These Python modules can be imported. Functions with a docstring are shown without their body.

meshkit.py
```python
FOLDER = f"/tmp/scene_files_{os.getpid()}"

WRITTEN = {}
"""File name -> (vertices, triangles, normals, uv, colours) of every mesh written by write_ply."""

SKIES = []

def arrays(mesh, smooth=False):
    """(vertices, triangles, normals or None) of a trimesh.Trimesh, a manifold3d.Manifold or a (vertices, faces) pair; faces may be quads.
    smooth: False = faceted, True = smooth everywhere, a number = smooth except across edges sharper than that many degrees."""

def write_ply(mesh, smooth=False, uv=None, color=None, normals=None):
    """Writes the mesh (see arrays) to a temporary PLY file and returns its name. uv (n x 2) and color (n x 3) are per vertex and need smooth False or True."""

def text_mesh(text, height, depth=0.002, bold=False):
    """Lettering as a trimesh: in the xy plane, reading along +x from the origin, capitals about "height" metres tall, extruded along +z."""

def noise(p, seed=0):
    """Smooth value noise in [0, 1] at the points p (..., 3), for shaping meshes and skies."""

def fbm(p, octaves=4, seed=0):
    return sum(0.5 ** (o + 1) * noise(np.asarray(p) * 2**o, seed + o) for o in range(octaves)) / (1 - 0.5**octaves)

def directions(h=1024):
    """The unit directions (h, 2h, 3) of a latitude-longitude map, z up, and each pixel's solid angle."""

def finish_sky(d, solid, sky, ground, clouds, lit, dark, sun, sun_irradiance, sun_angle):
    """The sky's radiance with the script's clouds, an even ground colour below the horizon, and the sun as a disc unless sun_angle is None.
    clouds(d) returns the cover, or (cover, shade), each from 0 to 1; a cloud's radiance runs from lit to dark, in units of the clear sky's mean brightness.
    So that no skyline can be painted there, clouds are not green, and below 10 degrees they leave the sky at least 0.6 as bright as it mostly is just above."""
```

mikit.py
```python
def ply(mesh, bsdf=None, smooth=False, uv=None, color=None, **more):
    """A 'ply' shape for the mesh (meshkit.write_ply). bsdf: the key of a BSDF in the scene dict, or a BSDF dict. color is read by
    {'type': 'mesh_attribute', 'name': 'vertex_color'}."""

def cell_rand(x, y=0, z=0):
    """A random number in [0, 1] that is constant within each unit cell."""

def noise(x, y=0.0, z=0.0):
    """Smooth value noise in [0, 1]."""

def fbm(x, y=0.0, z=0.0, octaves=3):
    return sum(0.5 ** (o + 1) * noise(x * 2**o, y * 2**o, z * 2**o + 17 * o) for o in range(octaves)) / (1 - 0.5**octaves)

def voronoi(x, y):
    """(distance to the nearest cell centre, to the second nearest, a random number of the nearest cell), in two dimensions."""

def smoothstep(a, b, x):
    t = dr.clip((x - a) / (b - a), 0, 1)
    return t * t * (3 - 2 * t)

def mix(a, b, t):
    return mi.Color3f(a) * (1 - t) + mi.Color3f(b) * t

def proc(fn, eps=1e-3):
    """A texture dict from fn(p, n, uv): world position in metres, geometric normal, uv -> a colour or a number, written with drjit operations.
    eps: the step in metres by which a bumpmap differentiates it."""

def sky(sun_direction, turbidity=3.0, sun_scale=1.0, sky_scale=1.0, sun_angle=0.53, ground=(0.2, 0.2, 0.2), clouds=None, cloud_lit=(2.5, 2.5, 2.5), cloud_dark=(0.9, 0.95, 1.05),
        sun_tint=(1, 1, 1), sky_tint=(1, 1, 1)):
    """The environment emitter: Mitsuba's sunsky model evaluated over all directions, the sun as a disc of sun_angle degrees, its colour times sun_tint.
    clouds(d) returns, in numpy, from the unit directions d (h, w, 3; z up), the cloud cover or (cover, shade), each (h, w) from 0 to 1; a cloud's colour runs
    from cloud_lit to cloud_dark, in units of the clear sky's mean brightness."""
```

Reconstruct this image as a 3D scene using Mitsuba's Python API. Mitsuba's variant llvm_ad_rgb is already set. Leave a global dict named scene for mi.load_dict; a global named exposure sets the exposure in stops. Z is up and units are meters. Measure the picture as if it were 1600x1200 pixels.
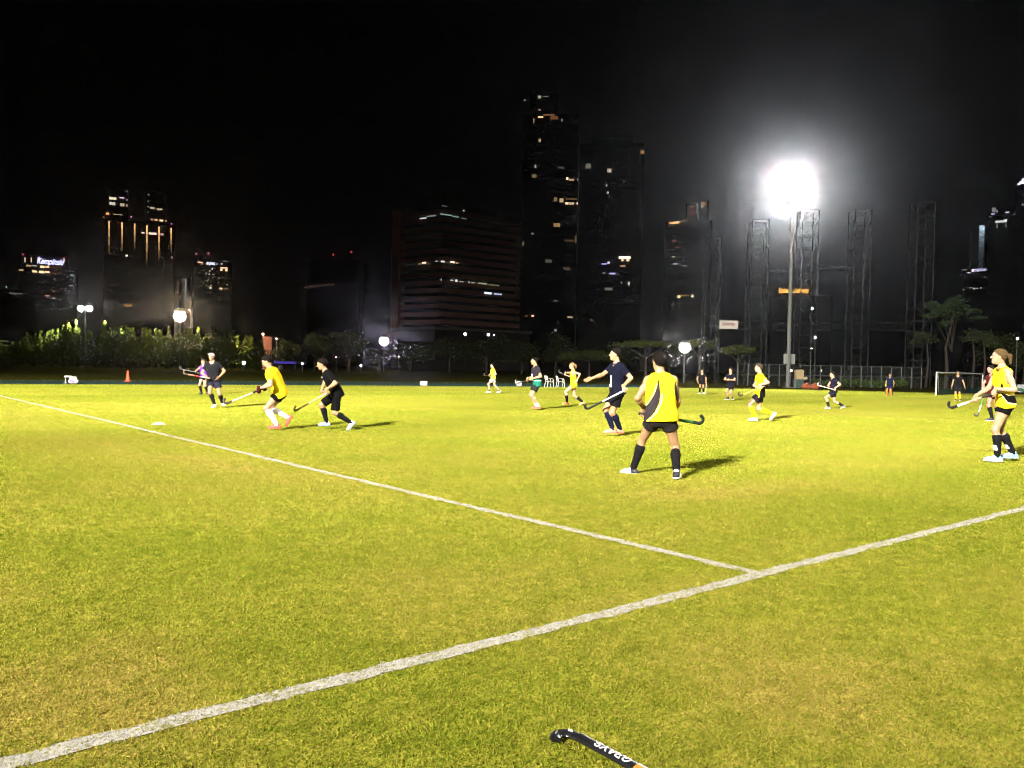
import math
import numpy as np
import trimesh
import drjit as dr
import mitsuba as mi
import mikit
import meshkit
from mikit import proc, ply, fbm, noise, voronoi, cell_rand, smoothstep, mix
from shapely.geometry import Polygon, LineString, Point
from shapely.ops import unary_union

scene, labels = {}, {}
T = mi.ScalarTransform4f
rng = np.random.default_rng(7)

# ------------------------------------------------------------------ camera, sky, exposure
F_PX, EYE_H, ROLL = 1270.0, 1.43, math.radians(1.1)
PITCH = math.atan(26 / F_PX)
FW = np.array([0, math.cos(PITCH), -math.sin(PITCH)])
R0, U0 = np.array([1.0, 0, 0]), np.array([0, math.sin(PITCH), math.cos(PITCH)])
RT = math.cos(ROLL) * R0 + math.sin(ROLL) * U0
UP = -math.sin(ROLL) * R0 + math.cos(ROLL) * U0
EYE = np.array([0, 0, EYE_H])
scene['camera'] = {'type': 'perspective', 'fov': 2 * math.degrees(math.atan(800 / F_PX)), 'fov_axis': 'x',
                   'near_clip': 0.05, 'far_clip': 3000.0,
                   'to_world': T().look_at(origin=EYE.tolist(), target=(EYE + FW).tolist(), up=UP.tolist())}
exposure = 9.25
K = 2.0 ** -9.0            # lamps are set in picture units and scaled to the long night exposure
scene['sky'] = mikit.sky([0.3, -0.5, 0.35], turbidity=3, sun_scale=0.0, sky_scale=2.0e-4 * K, sky_tint=(1.1, 1.0, 0.85), ground=(0.1, 0.1, 0.1))
scene['sky']['sampling_weight'] = 0.12


# how the photograph was surveyed: its sight lines meet the ground or an upright plane
def ray(px, py):
    d = FW + (px - 800) / F_PX * RT - (py - 600) / F_PX * UP
    return d


def ground(px, py, z=0.0):
    d = ray(px, py)
    return EYE + d * ((z - EYE_H) / d[2])


def at(px, py, dist):
    d = ray(px, py)
    return EYE + d * (dist / d[1])


def on_plane(px, py, p0, n):
    d = ray(px, py)
    return EYE + d * (np.dot(np.asarray(p0) - EYE, n) / np.dot(d, n))


# ------------------------------------------------------------------ naming
def key_for(name):
    if name not in scene and name not in labels and not any(k.startswith(name + '__') for k in scene):
        return name
    i = 1
    while True:
        k = f'{name}_{i:03d}'
        if k not in scene and k not in labels:
            return k
        i += 1


_count = {}


def fresh(name):
    n = _count.get(name, 0)
    _count[name] = n + 1
    return name if n == 0 else f'{name}_{n:03d}'


def thing(name, label, cat, group=None):
    k = fresh(name)
    labels[k] = {'label': label, 'category': cat}
    if group:
        labels[k]['group'] = group
    return k


def part(parent, name, shape, label=None, kind=None):
    k = fresh(parent + '__' + name)
    scene[k] = shape
    if label or kind:
        labels[k] = {}
        if label:
            labels[k]['label'] = label
        if kind:
            labels[k]['kind'] = kind
    return k


def struct(name, shape, kind='structure', label=None, cat=None):
    k = fresh(name)
    scene[k] = shape
    labels[k] = {'kind': kind}
    if label:
        labels[k]['label'] = label
    if cat:
        labels[k]['category'] = cat
    return k


# ------------------------------------------------------------------ materials
_mats = {}


def mat(color, rough=0.8, spec=0.3, metallic=0.0, sheen=0.0, clear=0.0):
    if isinstance(color, dict):
        key = 'material_%d' % len(_mats)
        col = color
        _mats[('tex', key)] = key
    else:
        key = (tuple(color), rough, spec, metallic, sheen, clear)
        if key in _mats:
            return _mats[key]
        _mats[key] = 'material_%d' % len(_mats)
        key = _mats[key]
        col = {'type': 'rgb', 'value': list(map(float, color))}
    b = {'type': 'principled', 'base_color': col, 'roughness': rough, 'specular': spec, 'metallic': metallic}
    if sheen:
        b['sheen'] = sheen
    if clear:
        b['clearcoat'] = clear
        b['clearcoat_gloss'] = 0.8
    scene[key] = {'type': 'twosided', 'bsdf': b}
    return key


def diff(color):
    key = ('diff', tuple(color))
    if key not in _mats:
        _mats[key] = 'material_%d' % len(_mats)
        scene[_mats[key]] = {'type': 'twosided', 'bsdf': {'type': 'diffuse', 'reflectance': {'type': 'rgb', 'value': list(map(float, color))}}}
    return _mats[key]


def leafmat(color, trans=0.5):
    key = ('leaf', tuple(color), trans)
    if key not in _mats:
        _mats[key] = 'material_%d' % len(_mats)
        scene[_mats[key]] = {'type': 'principledthin', 'base_color': {'type': 'rgb', 'value': list(map(float, color))}, 'roughness': 0.6, 'diff_trans': trans}
    return _mats[key]


def glow(rgb, weight=0.0):
    return {'type': 'area', 'radiance': {'type': 'rgb', 'value': [float(c) * K for c in rgb]}, 'sampling_weight': float(weight)}


# ------------------------------------------------------------------ small mesh makers
def box(cx, cy, cz, sx, sy, sz, rz=0.0):
    m = trimesh.creation.box((sx, sy, sz))
    if rz:
        m.apply_transform(trimesh.transformations.rotation_matrix(rz, [0, 0, 1]))
    m.apply_translation((cx, cy, cz))
    return m


def cat(ms):
    return trimesh.util.concatenate(list(ms))


def frame_of(d):
    d = np.asarray(d, float)
    d = d / np.linalg.norm(d)
    a = np.cross(d, [0, 0, 1.0] if abs(d[2]) < 0.9 else [1.0, 0, 0])
    a /= np.linalg.norm(a)
    return d, a, np.cross(d, a)


def tube(pts, radii, sides=10, flat=None, side_dir=None, cap=True):
    """A swept tube through pts; flat = ratio of the second radius, side_dir = the direction of the first."""
    p = np.asarray(pts, float)
    r = np.broadcast_to(np.asarray(radii, float), (len(p),))
    t = np.gradient(p, axis=0)
    t /= np.linalg.norm(t, axis=1, keepdims=True)
    if side_dir is None:
        side_dir = frame_of(t[0])[1]
    sd = np.broadcast_to(np.asarray(side_dir, float), p.shape)
    a = sd - (sd * t).sum(1, keepdims=True) * t
    a /= np.linalg.norm(a, axis=1, keepdims=True)
    b = np.cross(t, a)
    fl = 1.0 if flat is None else flat
    fl = np.broadcast_to(np.asarray(fl, float), (len(p),))
    ang = np.arange(sides) * 2 * np.pi / sides
    v = p[:, None] + r[:, None, None] * (np.cos(ang)[None, :, None] * a[:, None] + (fl[:, None] * np.sin(ang)[None, :])[..., None] * b[:, None])
    n = len(p)
    i, j = np.meshgrid(np.arange(n - 1), np.arange(sides), indexing='ij')
    q = np.stack([i * sides + j, i * sides + (j + 1) % sides, (i + 1) * sides + (j + 1) % sides, (i + 1) * sides + j], -1).reshape(-1, 4)
    f = np.vstack([q[:, [0, 1, 2]], q[:, [0, 2, 3]]])
    v = v.reshape(-1, 3)
    if cap:
        c0, c1 = len(v), len(v) + 1
        v = np.vstack([v, p[0], p[-1]])
        k = np.arange(sides)
        f = np.vstack([f, np.stack([k * 0 + c0, (k + 1) % sides, k], 1), np.stack([k * 0 + c1, (n - 1) * sides + k, (n - 1) * sides + (k + 1) % sides], 1)])
    return trimesh.Trimesh(v, f, process=False)


def bar(a, b, r, sides=6):
    return tube([a, b], r, sides)


def sheet(poly, z):
    """A flat sheet over a shapely polygon."""
    v, f = trimesh.creation.triangulate_polygon(poly, engine='earcut')
    v = np.column_stack([v, np.full(len(v), z)])
    n = np.cross(v[f[:, 1]] - v[f[:, 0]], v[f[:, 2]] - v[f[:, 0]])[:, 2]
    f = np.where(n[:, None] > 0, f, f[:, ::-1])
    return trimesh.Trimesh(v, f, process=False)


def prism(poly, z0, z1):
    m = trimesh.creation.extrude_polygon(poly, z1 - z0, engine='earcut')
    m.apply_translation((0, 0, z0))
    return m
# ------------------------------------------------------------------ floodlight masts: the lamps that light the pitch
STEEL = mat((0.11, 0.11, 0.105), 0.6, 0.3)
DARK_STEEL = mat((0.10, 0.105, 0.10), 0.6, 0.4)


def spot_light(key, pos, target, power, beam, cutoff, weight=1.0, tint=(1.0, 0.965, 0.87)):
    power = power * K
    scene[key] = {'type': 'spot', 'to_world': T().look_at(origin=list(map(float, pos)), target=list(map(float, target)), up=[0, 0.02, 1]),
                  'intensity': {'type': 'rgb', 'value': [power * t for t in tint]},
                  'beam_width': beam, 'cutoff_angle': cutoff, 'sampling_weight': weight}


def mast(x, y, h, aim, label, beams, rows=2, cols=4, lens_l=60.0, boxes=False, group=None, tint=(1.0, 0.965, 0.87)):
    k = thing('floodlight_mast', label, 'floodlight', group)
    part(k, 'pole', ply(tube([[x, y, -0.05], [x, y, h * 0.5], [x, y, h + 0.6]], [0.20, 0.16, 0.11], 14), STEEL, smooth=60))
    part(k, 'base_plate', ply(box(x, y, 0.03, 0.8, 0.8, 0.06), STEEL))
    aim = np.asarray(aim, float)
    to = np.array([aim[0] - x, aim[1] - y, 0.0])
    to /= np.linalg.norm(to)
    side = np.array([-to[1], to[0], 0.0])
    down = (aim - np.array([x, y, h]))
    down /= np.linalg.norm(down)
    upv = np.cross(side, down)
    upv *= np.sign(upv[2])
    sp_c, sp_r = 0.80, 0.74
    pts = []
    for r in range(rows):
        z = h + (r - (rows - 1) / 2) * sp_r
        c0 = np.array([x, y, z]) + to * 0.22
        half = side * (sp_c * cols / 2)
        part(k, 'crossarm', ply(bar(c0 - half, c0 + half, 0.05, 8), STEEL, smooth=60))
        for c in range(cols):
            p = c0 + side * ((c - (cols - 1) / 2) * sp_c) + to * 0.3
            M = np.eye(4)
            M[:3, 0], M[:3, 1], M[:3, 2], M[:3, 3] = side, upv, down, p
            body = trimesh.creation.box((0.70, 0.62, 0.22))
            sel = body.vertices[:, 2] < 0
            body.vertices[sel, :2] *= 0.72
            body.apply_transform(M)
            lum = part(k, 'luminaire', ply(body, DARK_STEEL))
            ln = trimesh.Trimesh([[-.34, -.30, .116], [.34, -.30, .116], [.34, .30, .116], [-.34, .30, .116]], [[0, 1, 2], [0, 2, 3]], process=False)
            ln.apply_transform(M)
            part(lum, 'lens', ply(ln, emitter=glow((lens_l, lens_l * 0.97, lens_l * 0.9))))
            pts.append(p + down * 0.16)
    for i, (tgt, power, beam, cut, w) in enumerate(beams):
        spot_light(fresh('floodlight_beam'), pts[(i * 3 + 1) % len(pts)], tgt, power, beam, cut, w, tint)
    if boxes:
        for s in (-1, 1):
            b = box(x + s * 0.34, y - 0.22, 2.75, 0.34, 0.22, 0.95)
            part(k, 'control_box', ply(b, mat((0.16, 0.16, 0.15), 0.6)))
    return k


M2 = ground(1231, 605.5)
M2H = at(1240, 297, M2[1])[2]
mast(-22, -26, 23, (2, 22, 0), 'tall floodlight mast behind the near side of the pitch, lighting the players', [
    ((-2, 9, 0), 2600, 12, 34, 0.7), ((2, 34, 0), 22500, 7, 22, 1.0), ((18, 34, 0), 16500, 7, 22, 0.8), ((18, 60, 0), 14000, 5, 16, 0.5), ((-6, 60, 0), 72000, 5, 16, 0.9),
    ((-22, 44, 0), 14000, 7, 20, 0.5), ((40, 62, 0), 48000, 5, 16, 0.7), ((-30, 46, 0), 66000, 5, 13, 0.7)], group=None)
mast(30, 11, 20, (8, 22, 0), 'added floodlight mast beyond the near touchline, unseen out to the right, filling the shadows', [((6, 16, 0), 3200, 30, 62, 1.0)], rows=2, cols=2)  # added out of view as fill, to lighten the shadows
mast(M2[0], M2[1], M2H, (6, 38, 0), 'very tall grey floodlight mast with blazing lamps beyond the far right touchline', [
    ((4, 40, 0), 4500, 26, 60, 0.7), ((0, 24, 0), 4500, 24, 50, 0.7), ((8, 26, 0), 4500, 24, 50, 0.7)], rows=3, cols=3, lens_l=300.0, boxes=True, tint=(0.94, 0.97, 1.0))
# ------------------------------------------------------------------ ground, pitch, track, markings
DRY = []
for px, py, rx, ry, w in [(250, 1010, 330, 34, 0.9), (430, 962, 200, 26, 0.55), (1030, 768, 190, 12, 1.0), (900, 742, 160, 8, 0.5), (840, 905, 260, 16, 0.45),
                          (1420, 1060, 210, 40, 0.55), (620, 1120, 200, 35, 0.4), (130, 870, 160, 20, 0.5), (330, 715, 200, 8, 0.4), (1330, 735, 150, 7, 0.6), (1180, 985, 160, 25, 0.35),
                          (640, 860, 200, 14, 0.3)]:
    a, b, c = ground(px, py), ground(px + rx, py), ground(px, py - ry)
    DRY.append((a[0], a[1], abs(b[0] - a[0]), abs(c[1] - a[1]) + 0.15, w))


def dryness(x, y, m):
    """How dry the turf is at a place (numpy or drjit)."""
    wx = x + 0.9 * m.sin(0.43 * y + 1.1) + 0.25 * m.sin(1.9 * y + 0.7 * x)
    wy = y + 0.9 * m.sin(0.39 * x + 2.3) + 0.25 * m.sin(2.1 * x - 0.9 * y)
    d = 0.36 + 0.12 * m.sin(0.35 * wx + 0.2) * m.sin(0.31 * wy + 1.0) + 0.09 * m.sin(0.9 * wx + 1.4) * m.sin(1.05 * wy) + 0.08 * m.sin(2.3 * wx) * m.sin(2.7 * wy + 0.6) \
        + 0.05 * m.sin(5.1 * wx + 1.0) * m.sin(6.3 * wy)
    for cx, cy, rx, ry, w in DRY:
        u, v = (wx - cx) / rx, (wy - cy) / ry
        d = d + 0.55 * w * m.exp(-1.2 * (u * u + v * v))
    return d


G_GREEN, G_YEL, G_DRY = np.array([0.150, 0.182, 0.013]), np.array([0.238, 0.228, 0.026]), np.array([0.31, 0.235, 0.052])


def turf_color(p, n, uv):
    d = dryness(p.x, p.y, dr)
    fine = noise(p.x * 95, p.y * 95, 3.0)
    mid = fbm(p.x * 14, p.y * 14, 1.0)
    t = dr.clip(d + 0.55 * (fine - 0.5) + 0.5 * (mid - 0.5), 0, 1)
    near = smoothstep(16, 34, dr.sqrt(p.x * p.x + p.y * p.y))
    c = mix(mix(G_GREEN.tolist(), G_YEL.tolist(), smoothstep(0.05, 0.5, t)), mi.Color3f(G_DRY.tolist()), smoothstep(0.5, 1.0, t))
    k = 0.62 + 0.45 * fine * mid * 2
    mow = 1.0 + 0.05 * dr.sin((p.x * -0.632 + p.y * 0.775) * 1.05)
    return c * (k * mow)


def turf_bump(p, n, uv):
    return noise(p.x * 60, p.y * 60, 0.0) + 0.6 * noise(p.x * 140, p.y * 140, 5.0)


scene['turf_material'] = {'type': 'bumpmap', 'arbitrary': {'type': 'proc', **{k: v for k, v in proc(turf_bump, 3e-3).items() if k != 'type'}}, 'scale': 0.012,
                          'bsdf': {'type': 'diffuse', 'reflectance': proc(turf_color)}}

edge_px = [(-120, 599.2), (0, 600), (400, 601.5), (800, 604), (1050, 606), (1250, 608.5), (1430, 613.0), (1600, 616.5), (1800, 618)]
edge = [ground(*e)[:2] for e in edge_px]
d0 = (edge[0] - edge[2]) / np.linalg.norm(edge[0] - edge[2])
edge = [edge[0] + d0 * 60] + edge + [edge[-1] + np.array([60, -6.0])]
edge = np.array(edge)
pitch_poly = Polygon(np.vstack([edge, [[130, -70], [-130, -70]]]))
struct('pitch', ply(sheet(pitch_poly, 0.0), 'turf_material'))


def verge_color(p, n, uv):
    f = fbm(p.x * 3, p.y * 3, 2.0)
    g = noise(p.x * 25, p.y * 25, 1.0)
    return mix((0.016, 0.017, 0.003), (0.042, 0.040, 0.007), f * 0.7 + g * 0.5)


scene['verge_material'] = {'type': 'diffuse', 'reflectance': proc(verge_color)}
struct('ground', ply(sheet(Polygon([(-1500, -300), (1500, -300), (1500, 1500), (-1500, 1500)]), -0.03), 'verge_material'))

# running track beyond the far side
tr_px0 = [(-120, 599.0), (0, 599.8), (400, 601.3), (800, 603.8), (1050, 605.8)]
tr_px1 = [(1050, 601.5), (800, 598.6), (400, 595.6), (0, 593.8), (-120, 593.2)]
trk = [ground(*e)[:2] for e in tr_px0]
trk2 = [ground(*e)[:2] for e in tr_px1]
trk = [trk[0] + d0 * 60] + trk
trk2 = trk2 + [trk2[-1] + d0 * 60]


def track_color(p, n, uv):
    f = fbm(p.x * 5, p.y * 5, 2.0)
    return mix((0.014, 0.030, 0.024), (0.026, 0.045, 0.036), f)


scene['track_material'] = {'type': 'diffuse', 'reflectance': proc(track_color)}
struct('running_track', ply(sheet(Polygon(np.vstack([trk, trk2])), -0.012), 'track_material'))
LINE_PALE = diff((0.17, 0.16, 0.13))
tl = LineString(np.array(trk2))
struct('track_marking', ply(sheet(tl.buffer(0.14, cap_style=2), 0.0), LINE_PALE))
kl = LineString(edge[1:6] + np.array([0.0, 0.12]))
struct('track_marking', ply(sheet(kl.buffer(0.12, cap_style=2), 0.004), diff((0.16, 0.17, 0.10))))

# painted lines on the grass
CORNER = ground(1180, 896)
S0, S1 = ground(-60, 1211), ground(1700, 769.5)
C1 = ground(-60, 604.4)
LW = 0.052


def line_color(p, n, uv):
    g = noise(p.x * 70, p.y * 70, 4.0)
    f = fbm(p.x * 8, p.y * 8, 1.0)
    w = smoothstep(0.25, 0.55, g * 0.7 + f * 0.5)
    return mix((0.21, 0.19, 0.06), (0.38, 0.355, 0.31), w)


scene['chalk_material'] = {'type': 'diffuse', 'reflectance': proc(line_color)}


def wobbly(a, b, w, seed, step=0.05):
    a, b = np.asarray(a[:2]), np.asarray(b[:2])
    L = np.linalg.norm(b - a)
    n = max(int(L / step), 2)
    t = np.linspace(0, L, n)
    d = (b - a) / L
    s = np.array([-d[1], d[0]])
    q = np.column_stack([t, t * 0, t * 0 + seed])
    e1 = w + 0.020 * (meshkit.fbm(q * [9, 1, 1], 3, seed) - 0.5) * 2
    e2 = w + 0.020 * (meshkit.fbm(q * [9, 1, 1], 3, seed + 9) - 0.5) * 2
    c = a + d * t[:, None] + s * (0.02 * (meshkit.noise(q * [0.6, 1, 1], seed + 5) - 0.5))[:, None]
    return Polygon(np.vstack([c + s * e1[:, None], (c - s * e2[:, None])[::-1]])).buffer(0)


side_poly = wobbly(S0, S1, LW, 3)
cross_poly = wobbly(CORNER, C1, LW * 1.0, 5).difference(side_poly)
struct('sideline_marking', ply(sheet(side_poly, 0.004), 'chalk_material'))
cp = max(getattr(cross_poly, 'geoms', [cross_poly]), key=lambda g: g.area)
struct('cross_marking', ply(sheet(cp, 0.004), 'chalk_material'))
arc = LineString([ground(*e)[:2] for e in [(990, 639.6), (1080, 639.5), (1200, 641.5), (1340, 647), (1480, 655.5), (1640, 668)]])
struct('circle_marking', ply(sheet(arc.buffer(0.05, cap_style=2), 0.004), diff((0.30, 0.27, 0.10))))


# grass blades
def blades(xy, height, width, colors, seed):
    g = np.random.default_rng(seed)
    n = len(xy)
    a = g.uniform(0, 2 * np.pi, n)
    lean = g.uniform(0.15, 1.0, n)
    b = a + g.normal(0, 1.2, n) + np.pi / 2
    h = height * g.uniform(0.55, 1.25, n)
    w = width * g.uniform(0.7, 1.3, n) * 0.5
    ux, uy = np.cos(a) * w, np.sin(a) * w
    lx, ly = np.cos(b) * lean * h, np.sin(b) * lean * h
    base = np.column_stack([xy, np.full(n, -0.002)])
    v = np.empty((n, 4, 3))
    v[:, 0] = base + np.column_stack([-ux, -uy, 0 * ux])
    v[:, 1] = base + np.column_stack([ux, uy, 0 * ux])
    mid = base + np.column_stack([lx * 0.35, ly * 0.35, h * 0.62])
    v[:, 2] = mid + np.column_stack([ux, uy, 0 * ux]) * 0.85
    v[:, 3] = base + np.column_stack([lx, ly, h * (1.0 - 0.25 * lean)])
    # second triangle shares the lifted side, so the blade bends
    i = np.arange(n)[:, None] * 4
    f = np.concatenate([i + [0, 1, 2], i + [0, 2, 3]], 1).reshape(-1, 3)
    c = np.repeat(colors, 4, axis=0)
    return v.reshape(-1, 3), f, c


def scatter(d_a, d_b, density, g):
    half = 0.66
    n = int(density * (d_b ** 2 - d_a ** 2) * half)
    y = np.sqrt(g.uniform(d_a ** 2, d_b ** 2, n))
    x = g.uniform(-half, half, n) * y
    return np.column_stack([x, y])


import shapely
vs, fs, cs, off = [], [], [], 0
lv, lf, lc, loff = [], [], [], 0
lines_union = unary_union([side_poly, cp])
shapely.prepare(lines_union)
g = np.random.default_rng(11)
for d_a, d_b, dens, hh, ww in [(2.35, 4.2, 9500, 0.018, 0.0030), (4.2, 6.5, 6200, 0.019, 0.0038), (6.5, 10, 2600, 0.023, 0.0056), (10, 16, 1100, 0.024, 0.008), (16, 27, 330, 0.026, 0.013)]:
    xy = scatter(d_a, d_b, dens, g)
    dd = dryness(xy[:, 0], xy[:, 1], np)
    clump = meshkit.fbm(np.column_stack([xy * 14, xy[:, :1] * 0]), 3, 2)
    t = np.clip(dd + 0.30 * g.normal(0, 1, len(xy)) + 0.5 * (clump - 0.5), 0, 1)
    s1 = np.clip((t - 0.05) / 0.45, 0, 1)[:, None]
    s2 = np.clip((t - 0.5) / 0.5, 0, 1)[:, None]
    col = (G_GREEN * (1 - s1) + G_YEL * s1) * (1 - s2) + G_DRY * s2
    col = col * g.uniform(0.62, 1.28, (len(xy), 1)) * (0.72 + 0.56 * clump[:, None])
    inside = shapely.contains_xy(lines_union, xy[:, 0], xy[:, 1])
    # thin the grass where the line is chalked
    v, f, c = blades(xy[~inside], hh, ww, col[~inside], 5)
    vs.append(v); fs.append(f + off); cs.append(c); off += len(v)
    xi = xy[inside]
    if len(xi):
        xi = np.vstack([xi, xi + g.normal(0, 0.013, xi.shape)])
        w = g.uniform(0, 1, (len(xi), 1))
        chalk = np.where(w > 0.28, np.array([0.42, 0.395, 0.35]) * g.uniform(0.6, 1.1, (len(xi), 1)), G_YEL * 0.9)
        v, f, c = blades(xi, hh * 0.8, ww * 1.15, chalk, 6)
        lv.append(v); lf.append(f + loff); lc.append(c); loff += len(v)
scene['blade_material'] = {'type': 'twosided', 'bsdf': {'type': 'diffuse', 'reflectance': {'type': 'mesh_attribute', 'name': 'vertex_color'}}}
struct('grass', ply((np.vstack(vs), np.vstack(fs)), 'blade_material', color=np.vstack(cs)), 'stuff', 'short yellow green turf with dry tan patches covering the pitch', 'grass')
struct('chalked_grass', ply((np.vstack(lv), np.vstack(lf)), 'blade_material', color=np.vstack(lc)), 'stuff', 'white chalked grass blades along the pitch lines', 'grass')
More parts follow.
